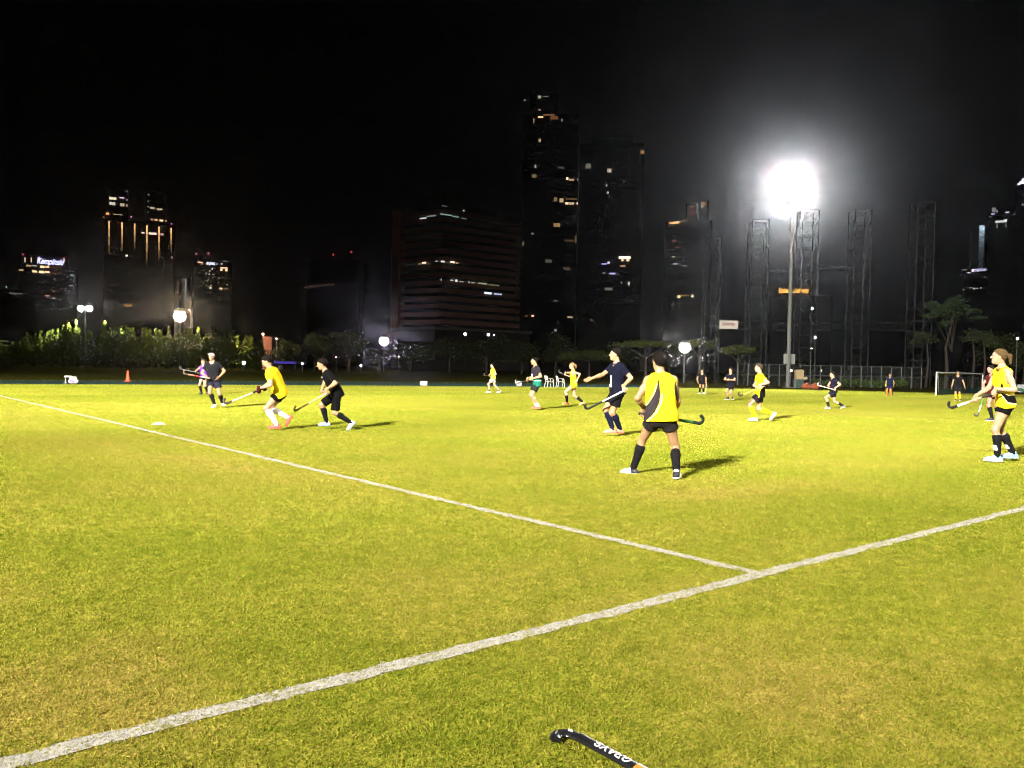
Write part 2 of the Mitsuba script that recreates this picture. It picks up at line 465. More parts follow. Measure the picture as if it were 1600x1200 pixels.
# ------------------------------------------------------------------ bodies: signed distances blended into one surface
class Field:
    def __init__(self, lo, hi, h):
        self.h = h
        self.lo = np.asarray(lo, float)
        n = np.ceil((np.asarray(hi) - self.lo) / h).astype(int) + 1
        self.ax = [self.lo[i] + h * np.arange(n[i]) for i in range(3)]
        self.F = np.full(n, 0.3, np.float32)

    def window(self, lo, hi):
        sl = tuple(slice(max(int((lo[i] - self.lo[i]) / self.h), 0), max(int((hi[i] - self.lo[i]) / self.h) + 2, 0)) for i in range(3))
        X, Y, Z = self.ax[0][sl[0]][:, None, None], self.ax[1][sl[1]][None, :, None], self.ax[2][sl[2]][None, None, :]
        return sl, X, Y, Z

    def put(self, prim, k=0.03):
        lo, hi, fn = prim
        sl, X, Y, Z = self.window(lo - 0.1, hi + 0.1)
        A = self.F[sl]
        if A.size == 0:
            return
        B = fn(X, Y, Z)
        if k > 0:
            h = np.maximum(k - np.abs(A - B), 0) / k
            self.F[sl] = np.minimum(A, B) - h * h * k * 0.25
        else:
            self.F[sl] = np.minimum(A, B)

    def carve(self, prim, k=0.0):
        lo, hi, fn = prim
        sl, X, Y, Z = self.window(lo - 0.06, hi + 0.06)
        A = self.F[sl]
        if A.size == 0:
            return
        B = -fn(X, Y, Z)
        h = np.maximum(k - np.abs(A - B), 0) / k if k > 0 else 0
        self.F[sl] = np.maximum(A, B) + h * h * k * 0.25

    def clip(self, p, n):
        """keep the side that n points away from"""
        X, Y, Z = self.ax[0][:, None, None], self.ax[1][None, :, None], self.ax[2][None, None, :]
        self.F = np.maximum(self.F, ((X - p[0]) * n[0] + (Y - p[1]) * n[1] + (Z - p[2]) * n[2]).astype(np.float32))

    def mesh(self):
        F = self.F
        n0, n1, n2 = F.shape
        s = F < 0
        corners = [(i, j, k) for i in (0, 1) for j in (0, 1) for k in (0, 1)]
        tot = sum(s[i:n0 - 1 + i, j:n1 - 1 + j, k:n2 - 1 + k].astype(np.int8) for i, j, k in corners)
        act = (tot > 0) & (tot < 8)
        idx = np.argwhere(act)
        if len(idx) == 0:
            return None
        vid = np.full(act.shape, -1, np.int64)
        vid[tuple(idx.T)] = np.arange(len(idx))
        acc, cnt = np.zeros((len(idx), 3)), np.zeros(len(idx))
        vals = {c: F[idx[:, 0] + c[0], idx[:, 1] + c[1], idx[:, 2] + c[2]] for c in corners}
        for c in corners:
            for ax_ in range(3):
                if c[ax_] == 0:
                    e = list(c); e[ax_] = 1; e = tuple(e)
                    a, b = vals[c], vals[e]
                    m = (a < 0) != (b < 0)
                    t = np.where(m, a / np.where(m, a - b, 1), 0)
                    q = np.array(c, float)[None] + np.zeros((len(idx), 3))
                    q[:, ax_] += t
                    acc[m] += q[m]
                    cnt[m] += 1
        v = (idx + acc / cnt[:, None]) * self.h + self.lo
        faces = []
        for ax_ in range(3):
            o1, o2 = (ax_ + 1) % 3, (ax_ + 2) % 3
            a = [slice(None)] * 3; b = [slice(None)] * 3
            a[ax_], b[ax_] = slice(0, -1), slice(1, None)
            ch = s[tuple(a)] != s[tuple(b)]
            e = np.argwhere(ch)
            e = e[(e[:, o1] > 0) & (e[:, o2] > 0) & (e[:, o1] < F.shape[o1] - 1) & (e[:, o2] < F.shape[o2] - 1)]
            if len(e) == 0:
                continue
            d1, d2 = np.zeros(3, int), np.zeros(3, int)
            d1[o1], d2[o2] = 1, 1
            q = np.stack([vid[tuple((e - d1 - d2).T)], vid[tuple((e - d2).T)], vid[tuple(e.T)], vid[tuple((e - d1).T)]], 1)
            inside = s[tuple(e.T)]
            q = np.where(inside[:, None], q, q[:, ::-1])
            faces.append(q)
        q = np.vstack(faces)
        q = q[(q >= 0).all(1)]
        f = np.vstack([q[:, [0, 1, 2]], q[:, [0, 2, 3]]])
        return v, f


def cone(a, b, ra, rb):
    a, b = np.asarray(a, float), np.asarray(b, float)
    ba = b - a
    L = max(float(ba @ ba), 1e-9)
    r = max(ra, rb)

    def fn(X, Y, Z):
        px, py, pz = X - a[0], Y - a[1], Z - a[2]
        t = np.clip((px * ba[0] + py * ba[1] + pz * ba[2]) / L, 0, 1)
        dx, dy, dz = px - t * ba[0], py - t * ba[1], pz - t * ba[2]
        return (np.sqrt(dx * dx + dy * dy + dz * dz) - (ra + (rb - ra) * t)).astype(np.float32)
    return np.minimum(a, b) - r, np.maximum(a, b) + r, fn


def ball(c, r):
    return cone(c, np.asarray(c, float) + [0, 0, 1e-4], r, r)


def egg(c, axes, radii):
    """Ellipsoid at c with the rows of axes as its directions."""
    c, A, R = np.asarray(c, float), np.asarray(axes, float), np.asarray(radii, float)
    m = R.max()

    def fn(X, Y, Z):
        px, py, pz = X - c[0], Y - c[1], Z - c[2]
        u = [(px * A[i, 0] + py * A[i, 1] + pz * A[i, 2]) / R[i] for i in range(3)]
        k0 = np.sqrt(u[0] ** 2 + u[1] ** 2 + u[2] ** 2)
        k1 = np.sqrt(sum((u[i] / R[i]) ** 2 for i in range(3))) + 1e-6
        return (k0 * (k0 - 1) / k1).astype(np.float32)
    return c - m, c + m, fn


def half_cut(prim, p, n):
    """The primitive on the side that n points away from."""
    lo, hi, fn = prim
    p, n = np.asarray(p, float), np.asarray(n, float)
    return lo, hi, lambda X, Y, Z: np.maximum(fn(X, Y, Z), ((X - p[0]) * n[0] + (Y - p[1]) * n[1] + (Z - p[2]) * n[2]).astype(np.float32))


def unit(v):
    v = np.asarray(v, float)
    return v / max(np.linalg.norm(v), 1e-9)


def two_bone(a, c, l1, l2, hint):
    a, c = np.asarray(a, float), np.asarray(c, float)
    d = c - a
    L = np.linalg.norm(d)
    u = d / L
    if L > (l1 + l2) * 0.998:
        L = (l1 + l2) * 0.998
        c = a + u * L
    x = (l1 * l1 - l2 * l2 + L * L) / (2 * L)
    h = math.sqrt(max(l1 * l1 - x * x, 0))
    n = hint - (hint @ u) * u
    return a + u * x + unit(n) * h, c


def prims_box(prims, pad=0.05):
    return np.min([p[0] for p in prims], 0) - pad, np.max([p[1] for p in prims], 0) + pad


def surface(prims, h, k=0.03, carves=(), clips=(), ripple=0.0, seed=0, ripple_scale=14.0):
    lo, hi = prims_box(prims)
    F = Field(lo, hi, h)
    for p in prims:
        if len(p) == 4:
            F.put(p[:3], p[3])
        else:
            F.put(p, k)
    for c in carves:
        F.carve(c, 0.004)
    for p, n in clips:
        F.clip(p, n)
    m = F.mesh()
    if m is None:
        return None
    v, f = m
    if ripple:
        nn = trimesh.Trimesh(v, f, process=False).vertex_normals
        v = v + nn * ((meshkit.fbm(v * [ripple_scale, ripple_scale, ripple_scale * 0.55], 3, seed) - 0.5) * 2 * ripple)[:, None]
    return v, f


STICK_L = 0.93


def rgb(*c):
    return tuple(c)


SKIN_TAN, SKIN_FAIR, SKIN_BROWN = (0.27, 0.150, 0.078), (0.29, 0.175, 0.105), (0.21, 0.11, 0.055)


def build_person(name_label, px0, py0, s=1.0, phi=180, sh=None, hd=None, pitch=0, pelvis=None, neck=None, ankles=None, feet=None, hands=None, grips=None, stick=None, skin=SKIN_TAN,
                 hair=(0.005, 0.0036, 0.003), hair_style='short', shirt=None, sleeve=0.55, shirt_tex=None, collar=None, hem=0.10, shorts=(0.008, 0.008, 0.009), shorts_len=0.45, sock=(0.008, 0.008, 0.009),
                 sock_top=0.16, shoe=(0.5, 0.5, 0.5), sole=(0.6, 0.6, 0.6), female=False, extras=None, group=None, detail=1, band=None, glove=None, elbow=None, trim=None, bulk=1.0, root_dist=None, pads=None, heel=None):
    """A player. Joints are (right, away, up) metres from the ground point under the player, given as (px, py, away)."""
    root = ground(px0, py0) if root_dist is None else at(px0, py0, root_dist) * [1, 1, 0]
    az = math.atan2(root[0], root[1])
    rv, dv = np.array([math.cos(az), -math.sin(az), 0]), np.array([math.sin(az), math.cos(az), 0])
    dist = math.hypot(root[0], root[1])
    ppm = F_PX / root[1]

    def q(p):
        if len(p) == 4:                                   # metres as they are
            return np.array(p[:3], float)
        px, py, d = p
        r = ray(px, py)
        t = (dist + d) / math.hypot(r[0] * dv[0], r[1] * dv[1]) if False else (dist + d) / (r @ dv)
        w = EYE + r * t - root
        return np.array([w @ rv, d, w[2]])

    def world(v):
        return root + v[:, :1] * rv + v[:, 1:2] * dv + v[:, 2:3] * [0, 0, 1]

    def face(deg):
        return np.array([math.cos(math.radians(deg)), math.sin(math.radians(deg)), 0])

    def left(f):
        return np.array([-f[1], f[0], 0])

    Fp = face(phi)
    Fs = face(phi if sh is None else sh)
    Fh = face((phi if sh is None else sh) if hd is None else hd)
    Lp, Ls = left(Fp), left(Fs)
    Z = np.array([0, 0, 1.0])
    if pelvis is None:
        pelvis = (px0, py0, 0)
        P = np.array([0, 0, 0.90 * s])
    else:
        P = q(pelvis)
    N = q(neck) if neck is not None else P + np.array([0, 0, 0.53 * s]) + Fs * 0.02
    spine = unit(N - P)
    N = P + spine * 0.53 * s
    wid = 0.93 if female else 1.0
    b = bulk
    # shoulders
    Lsh = unit(Ls - (Ls @ spine) * spine)
    Fsh = unit(np.cross(Lsh, spine))
    shoulders = {'L': N - spine * 0.065 * s + Lsh * 0.165 * s * wid, 'R': N - spine * 0.065 * s - Lsh * 0.165 * s * wid}
    hips = {'L': P + Lp * 0.09 * s - Z * 0.03 * s, 'R': P - Lp * 0.09 * s - Z * 0.03 * s}
    # legs
    feet = feet or {}
    joints = {}
    for sd in 'LR':
        a = q(ankles[sd])
        kh = feet.get(sd, {}).get('knee', phi)
        kn, an = two_bone(hips[sd], a, 0.435 * s, 0.425 * s, face(kh) + Z * 0.05)
        joints['knee' + sd], joints['ankle' + sd] = kn, an
    # stick line, then hands on it
    hands = hands or {}
    wrists, palm_n, hand_d, grip_s = {}, {}, {}, {}
    SA = SB = None
    if stick:
        SA, SB = q(stick['top']), q(stick['head'])
        sdv = unit(SB - SA)
        if stick.get('fixed', True):
            SB = SA + sdv * STICK_L * stick.get('len', 1.0)
    elbow = elbow or {}
    for sd in 'LR':
        g_ = hands.get(sd)
        if g_ and g_[0] == 'grip':
            gp = SA + sdv * g_[1]
            fore = unit(gp - shoulders[sd] + Z * 0.15)
            hdv = fore - (fore @ sdv) * sdv
            if np.linalg.norm(hdv) < 0.2:
                hdv = Z * -1 - (-Z @ sdv) * sdv
            hdv = unit(hdv)
            n = np.cross(hdv, sdv)
            inward = unit((P + N) / 2 - gp)
            if n @ inward < 0:
                n = -n
            n = -n if g_[-1] == 'flip' else n
            w = gp - hdv * 0.080 * s - n * 0.028 * s
            wrists[sd], palm_n[sd], hand_d[sd], grip_s[sd] = w, n, hdv, sdv
        elif g_:
            wrists[sd] = q(g_[1])
        else:
            wrists[sd] = shoulders[sd] + np.array([0, 0, -0.50 * s]) + Fs * 0.06 + (Lsh if sd == 'L' else -Lsh) * 0.07
        eh = elbow.get(sd, -Fs * 0.8 + (Lsh if sd == 'L' else -Lsh) * 0.5 - Z * 0.3)
        eh = np.asarray(eh, float)
        el, wr = two_bone(shoulders[sd], wrists[sd], 0.285 * s, 0.255 * s, eh)
        joints['elbow' + sd] = el
        if sd not in grip_s:
            hand_d[sd] = unit(wr - el)
            if g_ and len(g_) > 2 and not isinstance(g_[2], str):
                hand_d[sd] = unit(np.asarray(g_[2], float))
            side = Lsh if sd == 'L' else -Lsh
            n = -side - (-side @ hand_d[sd]) * hand_d[sd]
            palm_n[sd] = unit(n) if np.linalg.norm(n) > 0.15 else unit(np.cross(hand_d[sd], Z) + 1e-3)
        wrists[sd] = wr
    # ---- body
    hb = [0.022, 0.0155, 0.011][detail]
    neck_k = 0.045

    def torso(add=0.0, flare=0.0):
        out = []
        lv = [(0.0, .080, .100, 0), (.22, .058, .094, 0), (.45, .070, .100, 0), (.68, .092, .104, .005), (.86, .100, .082, .0)]
        if female:
            lv = [(0.0, .088, .100, 0), (.22, .050, .084, 0), (.45, .058, .090, 0), (.66, .078, .096, .016), (.86, .088, .074, .0)]
        for t, hw, r, fwd in lv:
            L = unit(Lp * (1 - t) + Ls * t)
            c = P + (N - P) * t + Fsh * fwd
            hw, r = hw * s, r * s * b + add + flare * (1 - t)
            out.append(cone(c - L * hw, c + L * hw, r, r) + (0.06,))
        return out

    body = torso()
    for sd, sg in (('L', 1), ('R', -1)):
        sho, el, wr = shoulders[sd], joints['elbow' + sd], wrists[sd]
        hip, kn, an = hips[sd], joints['knee' + sd], joints['ankle' + sd]
        body.append(cone(N + spine * 0.03 * s, sho + spine * .012 * s, .046 * s, .046 * s) + (0.05,))
        body.append(ball(sho, .060 * s * wid) + (0.05,))
        am = sho + (el - sho) * 0.45
        thick = 0.88 if female else 1.0
        body.append(cone(sho, am, .054 * s * thick, .050 * s * thick) + (0.03,))
        body.append(cone(am, el, .050 * s * thick, .040 * s * thick) + (0.03,))
        fm = el + (wr - el) * 0.28
        body.append(cone(el, fm, .038 * s * thick, .043 * s * thick) + (0.02,))
        body.append(cone(fm, wr, .043 * s * thick, .027 * s * thick) + (0.02,))
        body.append(ball(hip - Fp * 0.045 * s + Z * 0.01, .088 * s) + (0.05,))
        tm = hip + (kn - hip) * 0.4
        body.append(cone(hip, tm, .088 * s, .080 * s) + (0.04,))
        body.append(cone(tm, kn, .080 * s, .054 * s) + (0.03,))
        kf = unit(face(feet.get(sd, {}).get('knee', phi)))
        body.append(ball(kn + kf * 0.008, .054 * s) + (0.02,))
        cm = kn + (an - kn) * 0.3 - kf * 0.018 * s
        body.append(cone(kn, cm, .048 * s, .057 * s) + (0.03,))
        body.append(cone(cm, an, .057 * s, .037 * s) + (0.03,))
        if detail == 0:
            body.append(cone(wr, wr + hand_d[sd] * 0.1 * s, .028 * s, .024 * s) + (0.015,))
    HB = N + spine * 0.055 * s + Fh * 0.02 * s
    HC = N + spine * 0.12 * s + Z * 0.075 * s + Fh * 0.035 * s
    body.append(cone(N - spine * 0.03 * s, HC - Z * .04 * s - Fh * .02 * s, .058 * s * (0.86 if female else 1), .050 * s * (0.86 if female else 1)) + (0.03,))
    v, f = surface(body, hb)
    meshes = [(v, f)]
    # ---- head
    hh = [0.012, 0.0085, 0.0055][detail]
    Lh = left(Fh)
    pr = math.radians(pitch)
    Hf = Fh * math.cos(pr) + Z * math.sin(pr)
    Hu = np.cross(Hf, Lh)
    Hu = Hu if Hu[2] > 0 else -Hu
    ax = np.array([Hf, Lh, Hu])

    def hp(fx, ly, uz):
        return HC + (Hf * fx + Lh * ly + Hu * uz) * s
    head = [egg(hp(-.008, 0, .018), ax, np.array([.098, .076, .100]) * s) + (0.02,), egg(hp(.022, 0, -.05), ax, np.array([.070, .058, .078]) * s) + (0.03,),
            ball(hp(.066, 0, -.100), .022 * s) + (0.03,), cone(hp(.086, 0, .012), hp(.112, 0, -.030), .008 * s, .0135 * s) + (0.016,),
            cone(hp(.080, -.018, -.062), hp(.080, .018, -.062), .011 * s, .011 * s) + (0.012,),
            cone(hp(.085, -.03, .032), hp(.085, .03, .032), .010 * s, .010 * s) + (0.02,),
            egg(hp(-.005, .078, -.010), ax, np.array([.022, .010, .032]) * s) + (0.008,), egg(hp(-.005, -.078, -.010), ax, np.array([.022, .010, .032]) * s) + (0.008,),
            cone(HC - Z * 0.03 * s - Hf * 0.012 * s, N + spine * 0.02 * s, .050 * s * (0.86 if female else 1), .053 * s * (0.86 if female else 1)) + (0.03,)]
    eye_c = [ball(hp(.092, .032, .006), .012 * s), ball(hp(.092, -.032, .006), .012 * s)]
    meshes.append(surface(head, hh, carves=eye_c if detail else ()))
    # ---- hands with five fingers
    if detail > 0:
        for sd in 'LR':
            w, hd_, n = wrists[sd], hand_d[sd], palm_n[sd]
            side = np.cross(n, hd_)
            fist = sd in grip_s
            thumb_side = side * (1 if sd == 'L' else -1)
            if fist:
                pass
            prims = [cone(w - hd_ * .02 * s, w + hd_ * .012 * s, .026 * s, .026 * s)]
            lens = {0: (.040, .026, .020), 1: (.044, .029, .021), 2: (.041, .027, .020), 3: (.032, .021, .018)}
            for i in range(4):
                o = (1.5 - i) * .0195 * s
                base = w + hd_ * (.088 - .004 * abs(i - 1)) * s + thumb_side * o
                prims.append(cone(w + hd_ * .018 * s + thumb_side * o * 0.7, base, .015 * s, .0125 * s) + (0.012,))
                p, ang = base, (0.75 if fist else 0.16 + 0.05 * i)
                for j, Ls_ in enumerate(lens[i]):
                    dirv = hd_ * math.cos(ang) + n * math.sin(ang)
                    e = p + dirv * Ls_ * s
                    prims.append(cone(p, e, (.0098 - .0007 * j) * s, (.0092 - .0009 * j) * s) + (0.004,))
                    p = e
                    ang += 1.15 if fist else 0.22 + 0.04 * i
            tb = w + hd_ * .028 * s + thumb_side * .024 * s + n * .006 * s
            t1 = tb + (hd_ * .026 + thumb_side * (.022 if not fist else .014) + n * .016) * s
            t2 = t1 + ((hd_ * .028 + thumb_side * .006 + n * (.012 if not fist else .018))) * s
            prims += [cone(tb, t1, .0145 * s, .0118 * s) + (0.008,), cone(t1, t2, .0115 * s, .0088 * s) + (0.004,)]
            meshes.append(surface(prims, 0.0042 if detail == 2 else 0.006, k=0.008))
    allv, allf, o = [], [], 0
    for v, f in meshes:
        allv.append(world(v)); allf.append(f + o); o += len(v)
    key = thing('person', name_label, 'person', group)
    part(key, 'body', ply((np.vstack(allv), np.vstack(allf)), mat(skin, 0.55, 0.35), smooth=True))

    def add(nm, vf, m, label=None):
        if vf is None:
            return None
        return part(key, nm, ply((world(vf[0]), vf[1]), m, smooth=50), label)

    def inv(p):
        """world point -> this player's (right, away, up), for the print on a garment"""
        x, y = p.x - float(root[0]), p.y - float(root[1])
        return x * float(rv[0]) + y * float(rv[1]), x * float(dv[0]) + y * float(dv[1]), p.z

    def cloth(c):
        if callable(c):
            return mat(proc(lambda p, n, uv: c(*inv(p))), 0.95, 0.02)
        return mat(c, 0.95, 0.02)
    # ---- eyes and brows
    if detail > 0:
        for sg in (1, -1):
            c = hp(.088, .031 * sg, .006)
            m = trimesh.creation.icosphere(2, radius=.0105 * s)
            add('eye', (m.vertices + c, m.faces), mat((0.10, 0.08, 0.07), 0.25, 0.5))
            add('eyebrow', surface([cone(hp(.093, .016 * sg, .029), hp(.084, .048 * sg, .030), .0048 * s, .0035 * s)], 0.004), mat(hair, 0.8, 0.1))
    # ---- hair
    hg = [0.013, 0.010, 0.007][detail]
    cut_n = unit(Hu * .75 - Hf * .66)
    cap = half_cut(egg(hp(-.012, 0, .026), ax, np.array([.108, .086, .106]) * s), hp(0, 0, 0) + cut_n * 0.002, -cut_n)
    hp_list = [cap + (0.0,)]
    if hair_style == 'ponytail':
        hp_list.append(egg(hp(-.125, 0, .03), ax, np.array([.045, .034, .036]) * s) + (0.015,))
        hp_list.append(cone(hp(-.145, 0, .03), hp(-.165, .01, -.09), .030 * s, .016 * s) + (0.015,))
    if hair_style == 'tuft':
        hp_list.append(egg(hp(.02, 0, .098), ax, np.array([.075, .055, .030]) * s) + (0.02,))
    if hair_style == 'full':
        hp_list.append(egg(hp(-.04, 0, .03), ax, np.array([.095, .094, .105]) * s) + (0.01,))
    if hair_style != 'bald':
        add('hair', surface(hp_list, hg, k=0.0, ripple=0.004 * s, seed=int(px0), ripple_scale=45), mat(hair, 0.75, 0.04))
    if band is not None:
        F = half_cut(half_cut(egg(hp(-.008, 0, .022), ax, np.array([.112, .089, .112]) * s), hp(0, 0, .078), unit(Hu + Hf * -.15)), hp(0, 0, .036), -unit(Hu + Hf * -.15))
        add('headband', surface([F], hg * 0.8, k=0), cloth(band))
    # ---- shirt
    hs = [0.018, 0.013, 0.0095][detail]
    rip = [0.004, 0.008, 0.010][detail]
    if shirt is not None:
        tp = torso(0.018 * s, 0.020 * s)
        Pl = P - spine * hem * s
        tp.append(cone(Pl - Lp * .09 * s, Pl + Lp * .09 * s, .122 * s * b, .122 * s * b) + (0.06,))
        for sd in 'LR':
            sho, el = shoulders[sd], joints['elbow' + sd]
            tp.append(cone(N + spine * 0.012 * s, sho + spine * .006 * s, .054 * s, .058 * s) + (0.05,))
            if sleeve > 0:
                tp.append(ball(sho, .072 * s) + (0.04,))
                e = sho + (el - sho) * sleeve
                tp.append(half_cut(cone(sho, sho + (el - sho) * (sleeve + 0.25), .068 * s, .066 * s), e, unit(el - sho)) + (0.03,))
            else:
                tp.append(ball(sho - (Lsh if sd == 'L' else -Lsh) * .03 * s, .066 * s) + (0.04,))
        carves = [cone(N - spine * 0.015 * s + Fsh * .03 * s, N + spine * .2 * s + Fsh * .05 * s, .070 * s, .075 * s)]
        if sleeve <= 0:
            for sd in 'LR':
                o = Lsh if sd == 'L' else -Lsh
                sho = shoulders[sd]
                carves.append(cone(sho + o * .005 * s + spine * .06 * s, sho + o * .055 * s - spine * .115 * s, .062 * s, .066 * s))
        clips = [(P - spine * hem * s, -spine)]
        add('shirt', surface(tp, hs, carves=carves, clips=clips, ripple=rip * s, seed=int(px0 * 3)), cloth(shirt_tex or shirt))
        if collar is not None:
            cpts = [N + spine * (0.022 - 0.018 * math.cos(a)) * s + (Fsh * (math.cos(a) * 0.074 + 0.014) + Lsh * math.sin(a) * 0.072) * s for a in np.linspace(0, 2 * math.pi, 25)]
            m = tube(cpts, 0.011 * s, 8)
            add('collar', (m.vertices, m.faces), cloth(collar))
        if trim is not None and sleeve <= 0:
            for sd in 'LR':
                o = Lsh if sd == 'L' else -Lsh
                c = shoulders[sd] - spine * 0.035 * s - o * 0.022 * s
                cp_ = [c + spine * math.sin(a) * .098 * s + Fsh * math.cos(a) * .094 * s + o * (.012 * math.cos(2 * a) + 0.018 * math.sin(a) * 0 - 0.012) * s for a in np.linspace(0, 2 * math.pi, 25)]
                m = tube(cp_, 0.0085 * s, 7)
                add('armhole_trim', (m.vertices, m.faces), cloth(trim))
    # ---- shorts
    if shorts is not None:
        tp = [t_ for t_ in torso(0.012 * s)[:2]]
        tp.append(cone(P - Lp * .07 * s - Z * .06 * s, P + Lp * .07 * s - Z * .06 * s, .118 * s, .118 * s) + (0.04,))
        for sd in 'LR':
            hip, kn = hips[sd], joints['knee' + sd]
            e = hip + (kn - hip) * shorts_len
            tp.append(half_cut(cone(hip, hip + (kn - hip) * (shorts_len + .3), .102 * s, .112 * s if shorts_len < .7 else .098 * s), e, unit(kn - hip)) + (0.015,))
        add('shorts', surface(tp, hs, clips=[(P + spine * 0.08 * s, spine)], ripple=rip * 0.9 * s, seed=int(px0 * 5)), cloth(shorts))
    # ---- socks, shoes
    for sd in 'LR':
        kn, an = joints['knee' + sd], joints['ankle' + sd]
        ft = feet.get(sd, {})
        kf = unit(face(ft.get('knee', phi)))
        cm = kn + (an - kn) * 0.3 - kf * 0.018 * s
        if sock is not None:
            ex = 0.007 * s if pads is None else 0.05 * s
            top = kn + (an - kn) * sock_top
            tp = [cone(kn, cm, .048 * s + ex, .057 * s + ex) + (0.03,), cone(cm, an - Z * .02 * s * 0, .057 * s + ex, .037 * s + ex) + (0.03,)]
            sk = add('sock', surface(tp, hs * 0.75, clips=[(top, -unit(an - kn))], ripple=0.0022 * s, seed=3), cloth(sock))
            if pads is not None:
                m = surface([cone(kn + kf * .06 * s, an + kf * .06 * s, .07 * s, .06 * s)], hs)
                add('leg_pad', m, cloth(pads))
            if extras and 'sock_label' in extras:
                mid = kn + (an - kn) * 0.66
                u = unit(an - kn)
                m = surface([half_cut(half_cut(cone(kn, an, .060 * s, .0475 * s), mid + u * .042 * s, u), mid - u * .042 * s, -u)], 0.008, k=0, carves=[], clips=[(mid - kf * 0.0, -unit(kf * .75 - left(kf) * -0.6))])
                part(sk, 'emblem', ply((world(m[0]), m[1]), cloth((0.6, 0.6, 0.58)), smooth=50))
        fy = face(ft.get('yaw', phi))
        fp_ = math.radians(ft.get('pitch', 0))
        fd = fy * math.cos(fp_) + Z * math.sin(fp_)
        fu = -fy * math.sin(fp_) + Z * math.cos(fp_)
        fl = np.cross(fu, fd)
        base = an - fu * 0.078 * s

        def fp3(x, y, z):
            return base + (fd * x + fl * y + fu * z) * s
        sp = [cone(fp3(-.045, 0, .040), fp3(.04, 0, .045), .036 * s, .038 * s) + (0.02,), cone(fp3(.04, 0, .040), fp3(.125, .0, .032), .040 * s, .040 * s) + (0.02,),
              cone(fp3(.125, 0, .030), fp3(.165, -.004, .026), .040 * s, .030 * s) + (0.015,), cone(fp3(-.015, 0, .05), fp3(-.006, 0, .088), .036 * s, .042 * s) + (0.02,),
              cone(fp3(.02, 0, .07), fp3(.09, 0, .045), .034 * s, .030 * s) + (0.02,)]
        sh_key = add('shoe', surface(sp, hs * 0.8, clips=[(fp3(0, 0, .016), -fu)]), mat(shoe, 0.5, 0.4))
        so = [cone(fp3(-.045, 0, .012), fp3(.04, 0, .012), .040 * s, .036 * s), cone(fp3(.04, 0, .012), fp3(.12, 0, .012), .040 * s, .044 * s), cone(fp3(.12, 0, .012), fp3(.165, 0, .012), .044 * s, .034 * s)]
        m = surface(so, hs * 0.7, k=0.01, clips=[(fp3(0, 0, .022), fu), (fp3(0, 0, -.001), -fu)])
        if m is not None:
            part(sh_key, 'sole', ply((world(m[0]), m[1]), mat(sole, 0.6, 0.3), smooth=40))
        if heel is not None:
            hp2 = [(c_[0] - .004, c_[1] + .004, c_[2]) + tuple(c_[3:]) for c_ in sp]
            F_ = surface([cone(fp3(-.047, 0, .042), fp3(.0, 0, .046), .0385 * s, .040 * s) + (0.02,), cone(fp3(-.015, 0, .05), fp3(-.006, 0, .080), .039 * s, .044 * s) + (0.02,)], hs * 0.7, clips=[(fp3(0, 0, .020), -fu), (fp3(.028, 0, 0), fd)])
            if F_ is not None:
                part(sh_key, 'heel_counter', ply((world(F_[0]), F_[1]), mat(heel, 0.5, 0.3), smooth=40))
    if glove is not None:
        for sd in glove[1]:
            w, hd_, n = wrists[sd], hand_d[sd], palm_n[sd]
            m = surface([cone(w - hd_ * .03, w + hd_ * .03 * s, .036 * s, .038 * s), cone(w + hd_ * .03 * s, w + hd_ * .10 * s + n * .01, .046 * s, .044 * s)], hs * 0.8)
            add('glove', m, cloth(glove[0]))
    if extras and 'badges' in extras:
        for (bp, bn, size, colr, nm) in extras['badges']:
            c = P + (N - P) * bp[0] + Lsh * bp[1] * s + Fsh * bp[2] * s
            nrm = unit(Fsh * bn[0] + Lsh * bn[1] + spine * bn[2])
            _, a_, b_ = frame_of(nrm)
            up_ = unit(spine - (spine @ nrm) * nrm)
            rt_ = np.cross(up_, nrm)
            m = trimesh.creation.box((size[0], size[1], 0.012))
            vv = c + m.vertices[:, :1] * rt_ + m.vertices[:, 1:2] * up_ + m.vertices[:, 2:3] * nrm
            add(nm, (vv, m.faces), cloth(colr))
    info = dict(key=key, joints=joints, shoulders=shoulders, wrists=wrists, P=P, N=N, HC=HC)
    if stick:
        up_hint = np.asarray(stick.get('toe', (0, 0, 1)), float)
        make_stick(stick['label'], SA, SB, up_hint, stick['colors'], world, stick.get('group'))
    return info


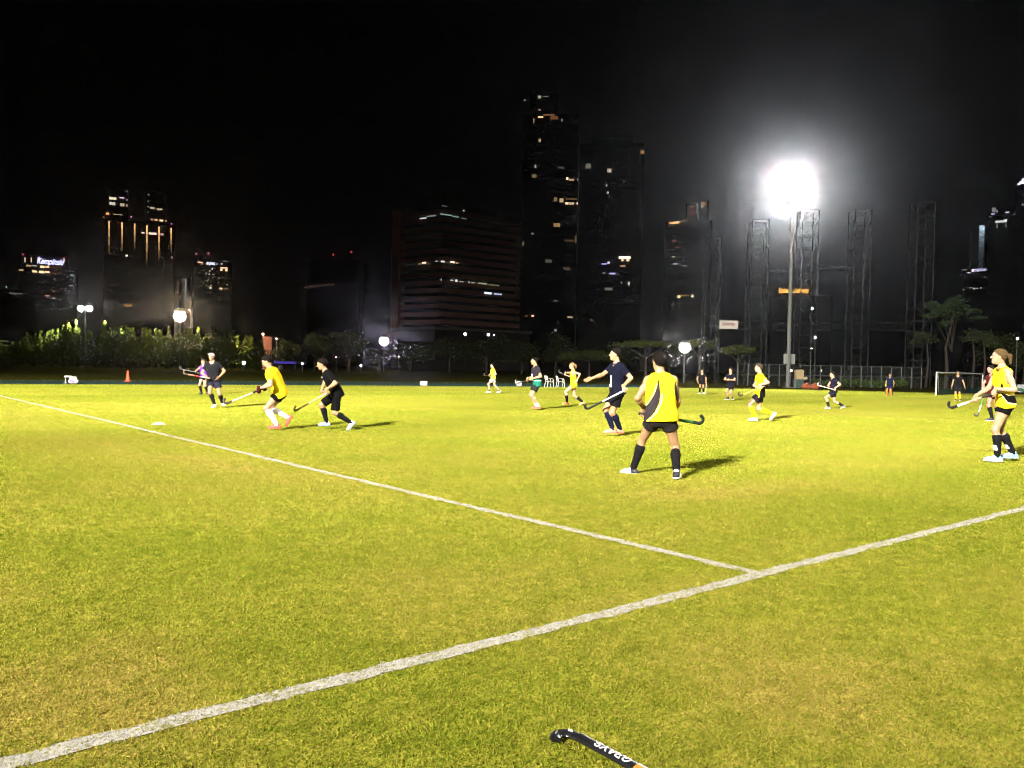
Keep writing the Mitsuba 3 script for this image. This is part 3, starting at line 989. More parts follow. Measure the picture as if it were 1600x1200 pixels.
def make_stick(label, A, B, toe, colors, world, group=None, bands=()):
    """A hockey stick from its butt A to its heel B; the hook curls towards toe."""
    k = thing('hockey_stick', label, 'hockey stick', group)
    A, B = np.asarray(A, float), np.asarray(B, float)
    L = np.linalg.norm(B - A)
    d = (B - A) / L
    u = unit(toe - (toe @ d) * d)
    w = np.cross(d, u)
    R = 0.052

    def run(t0, t1, r0, r1, f0, f1, nm, c, rough=0.45):
        m = tube([A + d * L * t for t in np.linspace(t0, t1, 6)], np.linspace(r0, r1, 6), 12, np.linspace(f0, f1, 6), u)
        part(k, nm, ply((world(m.vertices), m.faces), mat(c, rough, 0.15), smooth=50))
    c_grip, c_shaft, c_low, c_head = colors
    run(0, .36, .0175, .0175, .95, .9, 'grip', c_grip, 0.8)
    run(.36, .62, .0165, .019, .9, .62, 'shaft', c_shaft)
    run(.62, .86, .019, .0225, .62, .5, 'lower_shaft', c_low)
    C = B - d * R * 0.6 + u * R
    pts = [A + d * L * 0.86, A + d * (L - R * 0.7)]
    for a in np.linspace(0.15, 2.85, 12):
        pts.append(C + R * (-u * math.cos(a) + d * math.sin(a)))
    pts.append(pts[-1] + (-d * 0.9 + u * -0.1) * 0.018)
    rr = np.concatenate([[.0225, .0235], np.full(12, .0245), [.018]])
    m = tube(pts, rr, 12, 0.48, w)
    # the oval lies flat in the hook's plane: first radius across it is the thin one
    m = tube_hook(pts, rr, u, d, w, C)
    part(k, 'head', ply((world(m.vertices), m.faces), mat(c_head, 0.4, 0.15), smooth=50))
    return k


def tube_hook(pts, rr, u, d, w, C):
    p = np.asarray(pts)
    sides = 12
    t = np.gradient(p, axis=0)
    t /= np.linalg.norm(t, axis=1, keepdims=True)
    a = np.cross(t, w)
    ang = np.arange(sides) * 2 * np.pi / sides
    v = p[:, None] + np.asarray(rr)[:, None, None] * (np.cos(ang)[None, :, None] * a[:, None] + 0.48 * np.sin(ang)[None, :, None] * w)
    n = len(p)
    i, j = np.meshgrid(np.arange(n - 1), np.arange(sides), indexing='ij')
    qd = np.stack([i * sides + j, i * sides + (j + 1) % sides, (i + 1) * sides + (j + 1) % sides, (i + 1) * sides + j], -1).reshape(-1, 4)
    f = np.vstack([qd[:, [0, 1, 2]], qd[:, [0, 2, 3]]])
    v = v.reshape(-1, 3)
    v = np.vstack([v, p[0], p[-1]])
    k = np.arange(sides)
    f = np.vstack([f, np.stack([k * 0 + n * sides, (k + 1) % sides, k], 1), np.stack([k * 0 + n * sides + 1, (n - 1) * sides + k, (n - 1) * sides + (k + 1) % sides], 1)])
    return trimesh.Trimesh(v, f, process=False)
# ------------------------------------------------------------------ the players
YEL, BLK, NAVY, WHT = (0.62, 0.435, 0.012), (0.0042, 0.0040, 0.0042), (0.0048, 0.0052, 0.0115), (0.72, 0.71, 0.69)
CHAR = (0.026, 0.021, 0.023)


def piece(z, pts):
    """Piecewise linear through pts (z, value), drjit."""
    out = mi.Float(pts[0][1])
    for (z0, a), (z1, b) in zip(pts[:-1], pts[1:]):
        out = dr.select(z > z0, a + (b - a) * dr.clip((z - z0) / (z1 - z0), 0, 1), out)
    return out


def back_vest(r, d, z):
    """Swooping charcoal panels edged with pale piping on a yellow vest."""
    lo = piece(z, [(.76, -.40), (.86, -.29), (.93, -.235), (1.0, -.175), (1.1, -.115), (1.21, -.08), (1.34, -.062), (1.36, -.05)])
    hi = piece(z, [(.76, -.21), (.82, -.145), (.88, -.10), (1.0, -.045), (1.1, -.036), (1.21, -.045), (1.34, -.062), (1.36, -.07)])
    lo2 = piece(z, [(.80, .255), (.9, .215), (1.0, .185), (1.1, .158), (1.2, .145), (1.33, .150)])
    hi2 = piece(z, [(.80, .40), (.95, .30), (1.1, .215), (1.2, .18), (1.33, .150)])
    dark = dr.select((r > lo) & (r < hi), 1.0, 0.0) + dr.select((r > lo2) & (r < hi2), 1.0, 0.0)
    gap = dr.select((r > hi + .012) & (r < hi + .034) & (z < 1.12), 1.0, 0.0) + dr.select((r < lo - .006) & (r > lo - .020) & (z < 1.25) & (z > .9), 1.0, 0.0)
    thin = dr.select((r > hi + .038) & (r < hi + .046) & (z < 1.0), 1.0, 0.0)
    c = mix(YEL, (0.72, 0.64, 0.28), dr.clip(gap, 0, 1))
    c = mix(c, (0.16, 0.12, 0.02), dr.clip(thin, 0, 1))
    return mix(c, CHAR, dr.clip(dark, 0, 1))


def side_vest(r, d, z):
    """A dark waist panel edged in pale piping at the side, and a dark wedge down the front."""
    hi = piece(r, [(-.04, 1.17), (0, 1.16), (.10, 1.115), (.27, 1.14), (.40, 1.15)])
    lo = piece(r, [(-.04, 1.17), (0, 1.12), (.08, 1.01), (.28, .985), (.40, .98)])
    on = r > -.03
    dark = dr.select((z < hi) & (z > lo) & on, 1.0, 0.0)
    pale = dr.select((z < hi + .024) & (z > lo - .026) & on, 1.0, 0.0)
    strip = dr.select((dr.abs(r + .012) < .030 * dr.clip((1.36 - z) / .14, 0, 1)) & (z > 1.19) & (d < 0.08), 1.0, 0.0)
    c = mix(YEL, (0.62, 0.50, 0.20), dr.clip(pale, 0, 1))
    return mix(c, BLK, dr.clip(dark + strip, 0, 1))


def piped_shorts(r, d, z):
    a = dr.abs(r - .17 + (z - .72) * .10) < .010
    b = dr.abs(z - .655 - .35 * dr.clip(r - .02, 0, 1)) < .010
    return mix(BLK, (0.32, 0.025, 0.03), dr.select(a | (b & (r > 0.02)), 1.0, 0.0))


def side_black(r, d, z):
    lo = piece(z, [(.75, -.01), (1.0, .03), (1.15, .10), (1.3, .22)])
    return mix((0.68, 0.58, 0.008), BLK, dr.select((r > lo) & (d < .3), 1.0, 0.0))


def green_hem(r, d, z):
    return mix((0.016, 0.014, 0.018), mix((0.01, 0.10, 0.07), (0.25, 0.34, 0.32), dr.select(dr.abs(z - 1.0) < .018, 1.0, 0.0)), dr.select((z < 1.04), 1.0, 0.0))


EL_B = (0.3, 0.2, -0.2)
build_person('yellow sleeveless vest with charcoal swoops seen from behind, standing wide with black socks', 1033, 745.5, s=0.985, phi=92, sh=96, hd=128, pitch=-4,
             pelvis=(1033, 649, 0.02), neck=(1032, 573, 0.05), ankles={'L': (989, 733, .27), 'R': (1057, 738.5, -.17)}, feet={'L': {'yaw': 158, 'knee': 110}, 'R': {'yaw': 78, 'knee': 80}},
             hands={'L': ('grip', .06), 'R': ('grip', .50)}, elbow={'L': (-.5, -.6, -.3), 'R': (.55, -.6, -.3)}, heel=(.02, .02, .03), hair_style='full', shirt=YEL, shirt_tex=back_vest, sleeve=0, hem=0.085, trim=(.09, .07, .03),
             shorts=(0.015, 0.012, 0.012), shorts_len=.40, sock=(0.010, 0.0095, 0.0105), sock_top=.14, shoe=(0.70, 0.70, 0.66), sole=(0.72, 0.72, 0.7), detail=2, bulk=1.10, collar=(.30, .22, .01),
             stick=dict(top=(998, 646, .10), head=(1090, 661, .45), toe=(0, 0, 1), colors=((.02, .02, .02), (.02, .06, .02), (.02, .09, .02), (.012, .02, .012)), label='dark green hockey stick held low by the nearest yellow player'))
build_person('fair woman with ponytail in yellow vest, black shorts and pale blue shoes holding a stick', 1563, 722.5, s=1.055, phi=185, sh=208, hd=182, pitch=6, female=True, skin=SKIN_FAIR,
             pelvis=(1571, 628, .10), neck=(1566, 573.5, 0.02), ankles={'L': (1558.5, 713.5, -.05), 'R': (1583, 708.5, .32)}, feet={'L': {'yaw': 186, 'knee': 195}, 'R': {'yaw': 205, 'knee': 195}},
             hands={'L': ('grip', .10), 'R': ('grip', .46)}, elbow={'L': (1.0, -.25, -.35), 'R': (.2, .6, -.6)}, hair=(0.055, 0.034, 0.014), hair_style='ponytail', shirt=YEL, shirt_tex=side_vest, sleeve=0, hem=0.075, trim=BLK,
             collar=(.10, .08, .01), shorts=piped_shorts, shorts_len=.36, sock_top=.19, shoe=(0.20, 0.36, 0.44), sole=(0.30, 0.46, 0.52), detail=2, extras={'sock_label': 1},
             stick=dict(top=(1563, 611, -.30), head=(1497, 634, .12), toe=(-.3, -.2, 1), colors=((.03, .02, .02), (.35, .20, .14), (.55, .52, .50), (.015, .014, .014)), label='black and white hockey stick levelled by the woman at the right edge'))
build_person('navy shirt and long navy socks, pointing left with one outstretched arm', 962, 682, s=1.06, phi=198, sh=212, hd=184, pitch=3,
             pelvis=(965, 610, 0.05), neck=(964, 567, 0.02), ankles={'R': (957.5, 671, -.02), 'L': (969, 671, .16)}, feet={'R': {'yaw': 192, 'knee': 196}, 'L': {'yaw': 205, 'knee': 215}},
             hands={'L': ('grip', .05), 'R': ('free', (925, 591, -.10), (-.95, -.1, -.35))}, elbow={'L': (1.0, .2, -.2), 'R': (.0, .2, -1.0)}, shirt=NAVY, sleeve=.62, hem=.07, collar=(.02, .02, .045),
             shorts=(0.006, 0.006, 0.008), shorts_len=.68, sock=(0.006, 0.0065, 0.019), sock_top=.12, shoe=(0.46, 0.18, 0.12), sole=(0.55, 0.12, 0.07), detail=2,
             extras={'badges': [((.42, -.02, .135), (1, -.05, 0), (.026, .17), WHT, 'stripe'), ((.20, -.02, .152), (1, -.05, 0), (.065, .065), WHT, 'emblem'), ((.84, .02, .098), (1, 0, .45), (.07, .05), (.45, .12, .06), 'emblem')]},
             stick=dict(top=(980, 608, -.28), head=(916, 640, -.34), toe=(-.25, -.1, 1), colors=((.66, .65, .64), (.5, .5, .5), (.008, .008, .009), (.008, .008, .008)), label='white gripped hockey stick with black head, held by the pointing navy player'))
build_person('yellow shirt, white socks and red shoes, bent over a reaching stick at left', 434, 672, s=0.98, phi=165, sh=160, hd=172, pitch=-32, skin=SKIN_FAIR,
             pelvis=(438, 612, 0.08), neck=(422, 575.5, -.02), ankles={'L': (433, 664, -.05), 'R': (450, 652, .22)}, feet={'L': {'yaw': 172, 'knee': 172}, 'R': {'yaw': 165, 'knee': 165, 'pitch': -62}},
             hands={'L': ('grip', .20), 'R': ('grip', .06)}, elbow={'L': (.6, -.5, -.3), 'R': (.5, .6, -.3)}, hair_style='full', shirt=YEL, sleeve=.55, hem=.10, shorts=BLK, shorts_len=.40,
             sock=(0.68, 0.68, 0.72), sock_top=.10, shoe=(0.72, 0.07, 0.05), sole=(0.62, 0.08, 0.06), detail=1, bulk=1.06, glove=((0.05, 0.01, 0.015), 'LR'),
             stick=dict(top=(417, 604.5, -.12), head=(358, 629, -.45), toe=(-.3, 0, 1), colors=((.02, .015, .015), (.52, .40, .26), (.50, .38, .24), (.05, .04, .03)), label='cream hockey stick with dark head, reaching left from the bent yellow player'))
build_person('black shirt and long black shorts, striding left behind a lowered stick', 527, 671.5, s=0.955, phi=182, sh=186, hd=182, pitch=-16,
             pelvis=(526.5, 613, 0.05), neck=(510, 583, 0.0), ankles={'R': (510.5, 660, .22), 'L': (548.5, 660.5, -.10)}, feet={'R': {'yaw': 180, 'knee': 182}, 'L': {'yaw': 188, 'knee': 184, 'pitch': -48}},
             hands={'L': ('grip', .05), 'R': ('grip', .17)}, elbow={'L': (.8, -.4, -.3), 'R': (.6, .5, -.4)}, hair_style='full', shirt=BLK, sleeve=.75, hem=.12, shorts=BLK, shorts_len=.88, sock_top=.15,
             shoe=(0.50, 0.50, 0.55), sole=(0.16, 0.22, 0.42), detail=1, extras={'badges': [((.62, -.10, .118), (1, -.5, 0), (.05, .26), (.62, .62, .6), 'stripe')]},
             stick=dict(top=(514, 612.5, -.22), head=(466, 639.5, -.70), toe=(-.3, -.6, .5), colors=((.60, .54, .30), (.60, .52, .26), (.09, .06, .02), (.06, .04, .02)), label='pale handled hockey stick lowered by the striding black player'))
build_person('purple vest, black shorts and black knee socks, standing at the far left', 319.5, 616.5, s=0.87, phi=232, sh=240, hd=232, female=True, skin=SKIN_FAIR,
             pelvis=(318.5, 588, 0), neck=(318, 571, 0), ankles={'R': (314.7, 613.5, -.02), 'L': (324.5, 613.2, .12)}, feet={'R': {'yaw': 225}, 'L': {'yaw': 250}}, hands={'R': ('grip', .26)},
             elbow={'R': (-.6, .2, -.6)}, hair=(.05, .03, .02), hair_style='full', shirt=(0.085, 0.018, 0.25), sleeve=0, hem=.06, shorts_len=.38, detail=1, sock_top=.14, shoe=(.02, .02, .02), sole=(.05, .05, .05),
             stick=dict(top=(314, 583.5, -.25), head=(290, 578.3, -.55), toe=(0, 0, 1), colors=((.05, .05, .06), (.12, .12, .13), (.12, .11, .12), (.05, .05, .05)), label='grey hockey stick held out level by the purple vest player'))
build_person('black kit with a white headband, one hand on the hip', 341, 637.5, s=0.985, phi=252, sh=258, hd=250, band=WHT, skin=SKIN_BROWN,
             pelvis=(334.5, 593, 0.0), neck=(331.5, 565, -.02), ankles={'R': (335.5, 632.5, -.14), 'L': (348, 630, .16)}, feet={'R': {'yaw': 248, 'knee': 240}, 'L': {'yaw': 290, 'knee': 262}},
             hands={'L': ('free', (343, 588.5, -.14)), 'R': ('grip', .06)}, elbow={'L': (1, .3, -.1), 'R': (-.7, .3, -.5)}, shirt=(.007, .007, .008), sleeve=.6, hem=.07, shorts=(.011, .012, .02), shorts_len=.55, sock_top=.14,
             shoe=(.55, .53, .5), detail=1, extras={'badges': [((.80, .10, .105), (1, 0, .3), (.07, .03), (.25, .25, .28), 'emblem')]},
             stick=dict(top=(327, 591, -.22), head=(293, 585, -.75), toe=(0, 0, 1), colors=((.62, .58, .58), (.50, .06, .05), (.38, .20, .14), (.10, .08, .06)), label='red and white hockey stick held level by the headband player'))
build_person('yellow shirt and white shorts, walking at the centre of the far side', 771, 614.8, s=0.93, phi=186, sh=192, hd=190, skin=SKIN_FAIR,
             pelvis=(770.5, 590.5, 0), neck=(770, 573.5, 0), ankles={'L': (764.5, 611.5, -.1), 'R': (780.5, 610.8, .2)}, feet={'L': {'yaw': 186, 'knee': 186}, 'R': {'yaw': 186, 'knee': 186, 'pitch': -15}},
             hands={'R': ('grip', .06), 'L': ('free', (770, 589, -.2))}, shirt=(.62, .47, .03), sleeve=.5, hem=.08, shorts=(.62, .62, .58), shorts_len=.55, sock=(.02, .02, .02), sock_top=.80, shoe=(.6, .6, .56), detail=1,
             stick=dict(top=(765, 587.5, -.1), head=(757, 586.5, -.9), toe=(0, 0, 1), colors=((.06, .06, .06), (.05, .05, .05), (.05, .05, .05), (.03, .03, .03)), label='short looking dark hockey stick carried by the white shorts player'))
build_person('black shirt with green hem and red shoes, standing sideways with both forearms raised', 839, 640.5, s=1.02, phi=190, sh=200, hd=190, skin=SKIN_TAN,
             pelvis=(839, 598, 0.02), neck=(836.8, 572.5, 0), ankles={'L': (841.5, 635, -.06), 'R': (838.5, 634.6, .10)}, feet={'L': {'yaw': 190}, 'R': {'yaw': 190}},
             hands={'R': ('grip', .05), 'L': ('free', (833.5, 591, -.22), (-.9, .1, -.35))}, elbow={'L': (1, -.2, -.3), 'R': (.4, .4, -.7)}, shirt=BLK, shirt_tex=green_hem, sleeve=.6, hem=.12, shorts=(.012, .016, .014), shorts_len=.62,
             sock=(.66, .64, .62), sock_top=.72, shoe=(.62, .08, .04), sole=(.55, .10, .06), detail=1,
             extras={'badges': [((.80, .10, .105), (1, .1, .3), (.05, .06), WHT, 'emblem'), ((.48, -.04, .125), (1, 0, 0), (.11, .11), (.6, .58, .56), 'patch'), ((.90, .22, .0), (0, 1, .6), (.09, .05), (.5, .3, .32), 'emblem')]},
             stick=dict(top=(825, 594.5, -.02), head=(809.5, 598.2, -.70), toe=(0, 0, 1), colors=((.04, .04, .04), (.05, .05, .05), (.10, .10, .10), (.30, .30, .30)), label='hockey stick with grey head held out by the green hem player'))
build_person('yellow vest and shorts, ponytail, striding left with orange shoes', 897, 634, s=0.97, phi=184, sh=180, hd=184, female=True, skin=SKIN_FAIR,
             pelvis=(896.5, 600, 0.02), neck=(895.2, 575.5, 0), ankles={'L': (886, 629, -.12), 'R': (910.5, 628, .16)}, feet={'L': {'yaw': 182, 'knee': 184}, 'R': {'yaw': 190, 'knee': 184, 'pitch': -24}},
             hands={'R': ('grip', .52), 'L': ('free', (902, 593.5, -.22), (-.5, 0, -.8))}, elbow={'L': (1, -.3, -.2), 'R': (.3, .4, -.7)}, hair=(.16, .09, .04), hair_style='ponytail', shirt=YEL, sleeve=0, hem=.12, shorts=YEL, shorts_len=.30,
             sock_top=.32, shoe=(.72, .16, .07), sole=(.70, .18, .08), detail=1,
             stick=dict(top=(894, 590, .08), head=(877, 583.5, -.55), toe=(0, 0, 1), colors=((.5, .5, .48), (.5, .5, .48), (.06, .06, .06), (.04, .04, .04)), label='dark hooked hockey stick carried by the orange shoed player'))
build_person('dark kit, crouched forward beside a vertical stick near the back line', 1096.5, 617, s=0.93, phi=268, sh=268, pitch=5,
             pelvis=(1097, 596, 0.08), neck=(1097, 584.3, -.12), ankles={'R': (1093.2, 613.5, 0), 'L': (1099, 613.5, 0.05)}, feet={'R': {'yaw': 240}, 'L': {'yaw': 290}},
             hands={'R': ('free', (1090.5, 597, -.22)), 'L': ('grip', .05)}, elbow={'R': (-1, .3, -.2), 'L': (1, .3, -.2)}, shirt=(.008, .007, .008), sleeve=.5, hem=.08, shorts_len=.6, sock_top=.1, detail=1,
             extras={'badges': [((.66, 0, .118), (1, 0, 0), (.22, .035), (.5, .4, .42), 'stripe')]},
             stick=dict(top=(1103.6, 597, -.25), head=(1102.4, 619, -.30), toe=(.3, -.8, 0), colors=((.45, .40, .25), (.45, .40, .22), (.40, .36, .18), (.10, .08, .05)), label='pale hockey stick stood upright by the crouching dark player'))
build_person('black kit with bare shins, hands together in front of the stomach', 1141, 626, s=0.965, phi=250, sh=254, hd=246, skin=SKIN_FAIR,
             pelvis=(1141.5, 600.5, 0), neck=(1142, 581, 0), ankles={'R': (1137.6, 622.5, -.02), 'L': (1144.8, 622.3, .10)}, feet={'R': {'yaw': 215}, 'L': {'yaw': 285}},
             hands={'R': ('free', (1136.5, 593, -.25)), 'L': ('free', (1140.5, 593.6, -.27), (-.9, -.1, 0))}, elbow={'L': (1, .2, -.3), 'R': (-.6, .4, -.3)}, shirt=(.006, .006, .009), sleeve=.6, hem=.14, shorts_len=.62,
             sock_top=.75, shoe=(.05, .05, .05), detail=1, extras={'badges': [((.80, .08, .105), (1, 0, .3), (.05, .05), (.5, .5, .55), 'emblem')]})
build_person('bright yellow shirt, black shorts and yellow socks, striding with one heel raised', 1186, 658.5, s=1.0, phi=185, sh=190, hd=186, pitch=6, skin=SKIN_FAIR,
             pelvis=(1187.5, 614, 0.02), neck=(1187.5, 578.5, 0), ankles={'L': (1180.3, 653, -.08), 'R': (1207.5, 646.5, .2)}, feet={'L': {'yaw': 184, 'knee': 186}, 'R': {'yaw': 188, 'knee': 186, 'pitch': -52}},
             hands={'L': ('grip', .12), 'R': ('grip', .40)}, elbow={'L': (1, -.3, -.2), 'R': (.3, .5, -.6)}, hair_style='tuft', hair=(.03, .02, .015), shirt=(.68, .58, .008), shirt_tex=side_black, sleeve=.55, hem=.12, collar=(.02, .02, .02),
             shorts=(.012, .010, .016), shorts_len=.55, sock=(.68, .48, .008), sock_top=.16, shoe=(.30, .29, .33), sole=(.5, .5, .5), detail=1,
             stick=dict(top=(1194, 603.5, -.25), head=(1159, 617.5, -.80), toe=(-.2, 0, 1), colors=((.30, .26, .16), (.42, .32, .06), (.38, .26, .04), (.03, .02, .015)), label='yellow hockey stick with a black hook in both hands of the yellow sock player'))
build_person('navy kit and short black socks, walking left with a pale stick near the fence', 1304, 639, s=0.925, phi=194, sh=206, hd=190, skin=SKIN_FAIR,
             pelvis=(1302.5, 611, 0), neck=(1302, 589.5, 0), ankles={'L': (1295.2, 635.5, -.1), 'R': (1318, 634.2, .15)}, feet={'L': {'yaw': 190, 'knee': 194}, 'R': {'yaw': 220, 'knee': 194, 'pitch': -14}},
             hands={'L': ('grip', .05), 'R': ('grip', .42)}, elbow={'L': (1, -.2, -.2), 'R': (.1, .4, -.7)}, shirt=(.008, .007, .014), sleeve=.5, hem=.08, shorts=(.012, .011, .018), shorts_len=.55, sock_top=.45, shoe=(.12, .12, .12), sole=(.55, .54, .5), detail=1,
             stick=dict(top=(1306, 609.5, -.22), head=(1279.8, 602.5, -.80), toe=(0, 0, 1), colors=((.55, .42, .36), (.58, .44, .36), (.55, .42, .34), (.35, .28, .22)), label='pale pink hockey stick held out by the walking navy player'))
build_person('keeper in orange and blue leg pads, standing alone before the right fence', 1389.5, 620, s=0.88, phi=262, sh=262,
             pelvis=(1389.5, 601.5, 0), neck=(1390.5, 591.8, 0), ankles={'R': (1386, 617, 0), 'L': (1393, 617, 0)}, feet={'R': {'yaw': 250}, 'L': {'yaw': 275}}, hands={'R': ('free', (1384, 601.5, -.15)), 'L': ('free', (1396.5, 602, -.12))},
             shirt=(.006, .010, .026), sleeve=.35, hem=.08, shorts=(.014, .010, .045), shorts_len=.7, sock=(.014, .012, .06), sock_top=.0, pads=(.70, .20, .02), shoe=(.70, .25, .03), detail=1, glove=((.60, .45, .03), 'R'))
build_person('dark shirt, arms hanging wide, standing in front of the white goal', 1497, 627, s=0.98, phi=266, sh=266, pitch=-4,
             pelvis=(1496.5, 602.5, 0), neck=(1497, 587.6, -.04), ankles={'R': (1493.5, 623.8, 0), 'L': (1500, 623.8, .1)}, feet={'R': {'yaw': 245}, 'L': {'yaw': 285}},
             hands={'R': ('free', (1487, 604.5, -.15)), 'L': ('free', (1507.8, 604.8, -.12))}, elbow={'R': (-1, .2, -.1), 'L': (1, .2, -.1)}, shirt=(.006, .006, .008), sleeve=.5, hem=.1, shorts=(.008, .010, .010), shorts_len=.8, sock=(.66, .42, .02),
             sock_top=.05, shoe=(.03, .03, .03), detail=1, extras={'badges': [((.82, .08, .105), (1, 0, .3), (.10, .05), (.6, .6, .6), 'emblem')]})
build_person('dark maroon shirt, mostly hidden behind the woman at the right edge', 1553, 658, s=1.0, phi=215, sh=222, hd=205, skin=(.30, .12, .08),
             pelvis=(1552, 612, 0), neck=(1550.5, 585.5, 0), ankles={'R': (1550, 653.5, -.05), 'L': (1560, 652.8, .2)}, feet={'R': {'yaw': 200}, 'L': {'yaw': 225}}, hands={'R': ('grip', .06)},
             elbow={'R': (-.8, .3, -.2)}, shirt=(.045, .008, .010), sleeve=.5, hem=.1, sock_top=.14, shoe=(.02, .02, .02), detail=1,
             stick=dict(top=(1541, 606, -.22), head=(1528.2, 648, -.36), toe=(-1, -.3, .2), colors=((.03, .03, .03), (.03, .16, .06), (.50, .50, .42), (.03, .03, .03)), label='green and white hockey stick hanging from the maroon player'))
# ------------------------------------------------------------------ things on and round the pitch
# the stick lying in the foreground
def lying_stick():
    k = thing('hockey_stick', 'black hockey stick with white lettering lying on the grass in the foreground', 'hockey stick')
    P0, P1 = ground(905, 1151.5, .025), ground(985, 1195, .025)
    P2 = P0 + (P1 - P0) * 2.6
    path = [P0, P0 * .75 + P1 * .25 + np.array([0.004, 0.008, 0]), P1, P2]
    d = unit(P1 - P0)
    w = np.array([0, 0, 1.0])
    u = np.cross(w, d)                                     # away from the viewer's side
    pts = [P2 * (1 - t) + P1 * t for t in np.linspace(0, 1, 8)] + [P1 * (1 - t) + P0 * t for t in np.linspace(.12, 1, 7)]
    n = len(pts)
    m = tube(pts, np.linspace(.0245, .0255, n), 16, np.linspace(.62, .5, n), u)
    black = mat((0.010, 0.009, 0.011), 0.25, 0.6, clear=0.6)
    part(k, 'shaft', ply(m, black, smooth=50))
    # orange band where the frame ends
    e0, e1 = P0 + d * np.linalg.norm(P1 - P0) * 1.12, P0 + d * np.linalg.norm(P1 - P0) * 1.9
    part(k, 'band', ply(tube([e0, e1], [.0262, .0255], 16, .60, u), mat((.62, .20, .03), 0.4, 0.4), smooth=50))
    # hook, lying flat and curling back towards the viewer
    R = .050
    back = -d
    tow = -u if (-u) @ (EYE - P0) > 0 else u
    C = P0 + tow * R * 0.95 + back * .012
    hook = [P0 + d * .03]
    for a in np.linspace(0.1, 2.75, 14):
        hook.append(C + R * 0.86 * (-tow * math.cos(a) + back * math.sin(a) * 1.25))
    m = tube_hook(hook, np.concatenate([[.0240], np.linspace(.0245, .026, 7), np.linspace(.026, .020, 7)]), tow, back, w, C)
    hd = part(k, 'head', ply(m, black, smooth=50))
    # pale scuffs and maker's strip on the head
    part(hd, 'scuff_patch', ply(tube([hook[2] + w * .0115, hook[4] + w * .0118], [.006, .008], 8, .3, w), mat((.5, .48, .47), .5)))
    part(hd, 'scuff_patch', ply(tube([hook[9] + w * .0118, hook[11] + w * .0116], [.007, .005], 8, .3, w), mat((.42, .40, .36), .5)))
    # lettering along the shaft, read from the butt
    t = meshkit.text_mesh('GRAYS', 0.030, 0.0012, bold=True)
    wid = t.bounds[1][0] - t.bounds[0][0]
    t.apply_translation([-t.bounds[0][0], -0.015, 0])
    Lp = np.linalg.norm(P1 - P0)
    start, span = P0 + d * (Lp * 1.0), Lp * 0.66
    vx, vy = -d, np.cross(w, -d)
    v = t.vertices.copy()
    v[:, 0] *= span / wid
    off = v[:, 1] * 1.05
    zz = .0128 * np.sqrt(np.clip(1 - (off / .0250) ** 2, 0, 1)) + .0004 + v[:, 2]
    vv = start + v[:, :1] * vx + off[:, None] * vy + zz[:, None] * w
    part(k, 'lettering', ply((vv, t.faces), mat((.66, .64, .64), .5, .3)))
    return k


lying_stick()


# white flat marker on the grass
def marker(px, py):
    p = ground(px, py)
    k = thing('marker_disc', 'flat white marker disc on the grass near the white line at left', 'marker disc')
    prof = np.array([[0.05, 0.055], [0.06, 0.055], [0.15, 0.006], [0.16, 0.004], [0.155, 0.0], [0.145, 0.0], [0.05, 0.048]])
    m = trimesh.creation.revolve(np.vstack([prof, prof[:1]]), sections=24)
    m.apply_translation(p)
    part(k, 'disc', ply(m, mat((.40, .36, .26), .6), smooth=40))


marker(248, 663.5)


# plastic chairs
def chair(px, py, label, turn):
    o = ground(px, py)
    k = thing('plastic_chair', label, 'chair', None)
    wm = mat((.42, .41, .38), .5, .3)
    c, s_ = math.cos(turn), math.sin(turn)
    M = np.array([[c, -s_, 0], [s_, c, 0], [0, 0, 1.0]])

    def put(nm, m):
        part(k, nm, ply((m.vertices @ M.T + o, m.faces), wm, smooth=40))
    put('seat', cat([box(0, 0, .42, .46, .44, .03), box(0, -.21, .40, .46, .03, .05)]))
    back = [bar((x, .20, .44), (x * 1.02, .30, .84), .020, 8) for x in (-.20, .20)] + [bar((-.21, .30, .84), (.21, .30, .84), .024, 8), bar((-.2, .235, .55), (.2, .235, .55), .018, 8)]
    b = k + '__backrest'
    put('backrest', cat(back))
    for x in np.linspace(-.14, .14, 5):
        m = tube([[x, .237, .55], [x * 1.02, .298, .84]], .020, 6, .35, [1, 0, 0])
        part(b, 'slat', ply((m.vertices @ M.T + o, m.faces), wm))
    for x in (-.22, .22):
        put('armrest', tube([[x, .24, .64], [x * 1.08, .05, .66], [x * 1.08, -.18, .65], [x, -.22, .60]], .022, 8, .6, [1, 0, 0]))
        put('leg', tube([[x, -.20, .60], [x * 1.02, -.22, .40], [x * 1.12, -.25, 0]], [.020, .024, .020], 8))
        put('leg', tube([[x, .20, .44], [x * 1.12, .27, 0]], [.024, .020], 8))


chair(858, 605.2, 'white plastic garden chair standing beyond the pitch, left one of the pair', 2.0)
chair(875.5, 605.4, 'white plastic garden chair standing beyond the pitch, right one of the pair', 1.8)


# red post cone
def cone_post(px, py):
    p = ground(px, py)
    k = thing('traffic_cone', 'tall orange red cone standing on the running track at far left', 'cone')
    prof = np.array([[0.001, .72], [.035, .72], [.05, .70], [.13, .04], [.13, 0], [.001, 0]])
    m = trimesh.creation.revolve(prof, sections=20)
    m.apply_translation(p)
    part(k, 'cone', ply(m, mat((.42, .045, .015), .5), smooth=40))
    part(k, 'base', ply(box(p[0], p[1], .02, .36, .36, .04), mat((.45, .05, .02), .6)))
    prof = np.array([[0.062, .52], [.0645, .52], [.091, .34], [.088, .34], [0.062, .52]])
    m = trimesh.creation.revolve(prof, sections=20)
    m.apply_translation(p)
    part(k, 'band', ply(m, mat((.62, .30, .22), .4), smooth=40))


cone_post(199.5, 596)


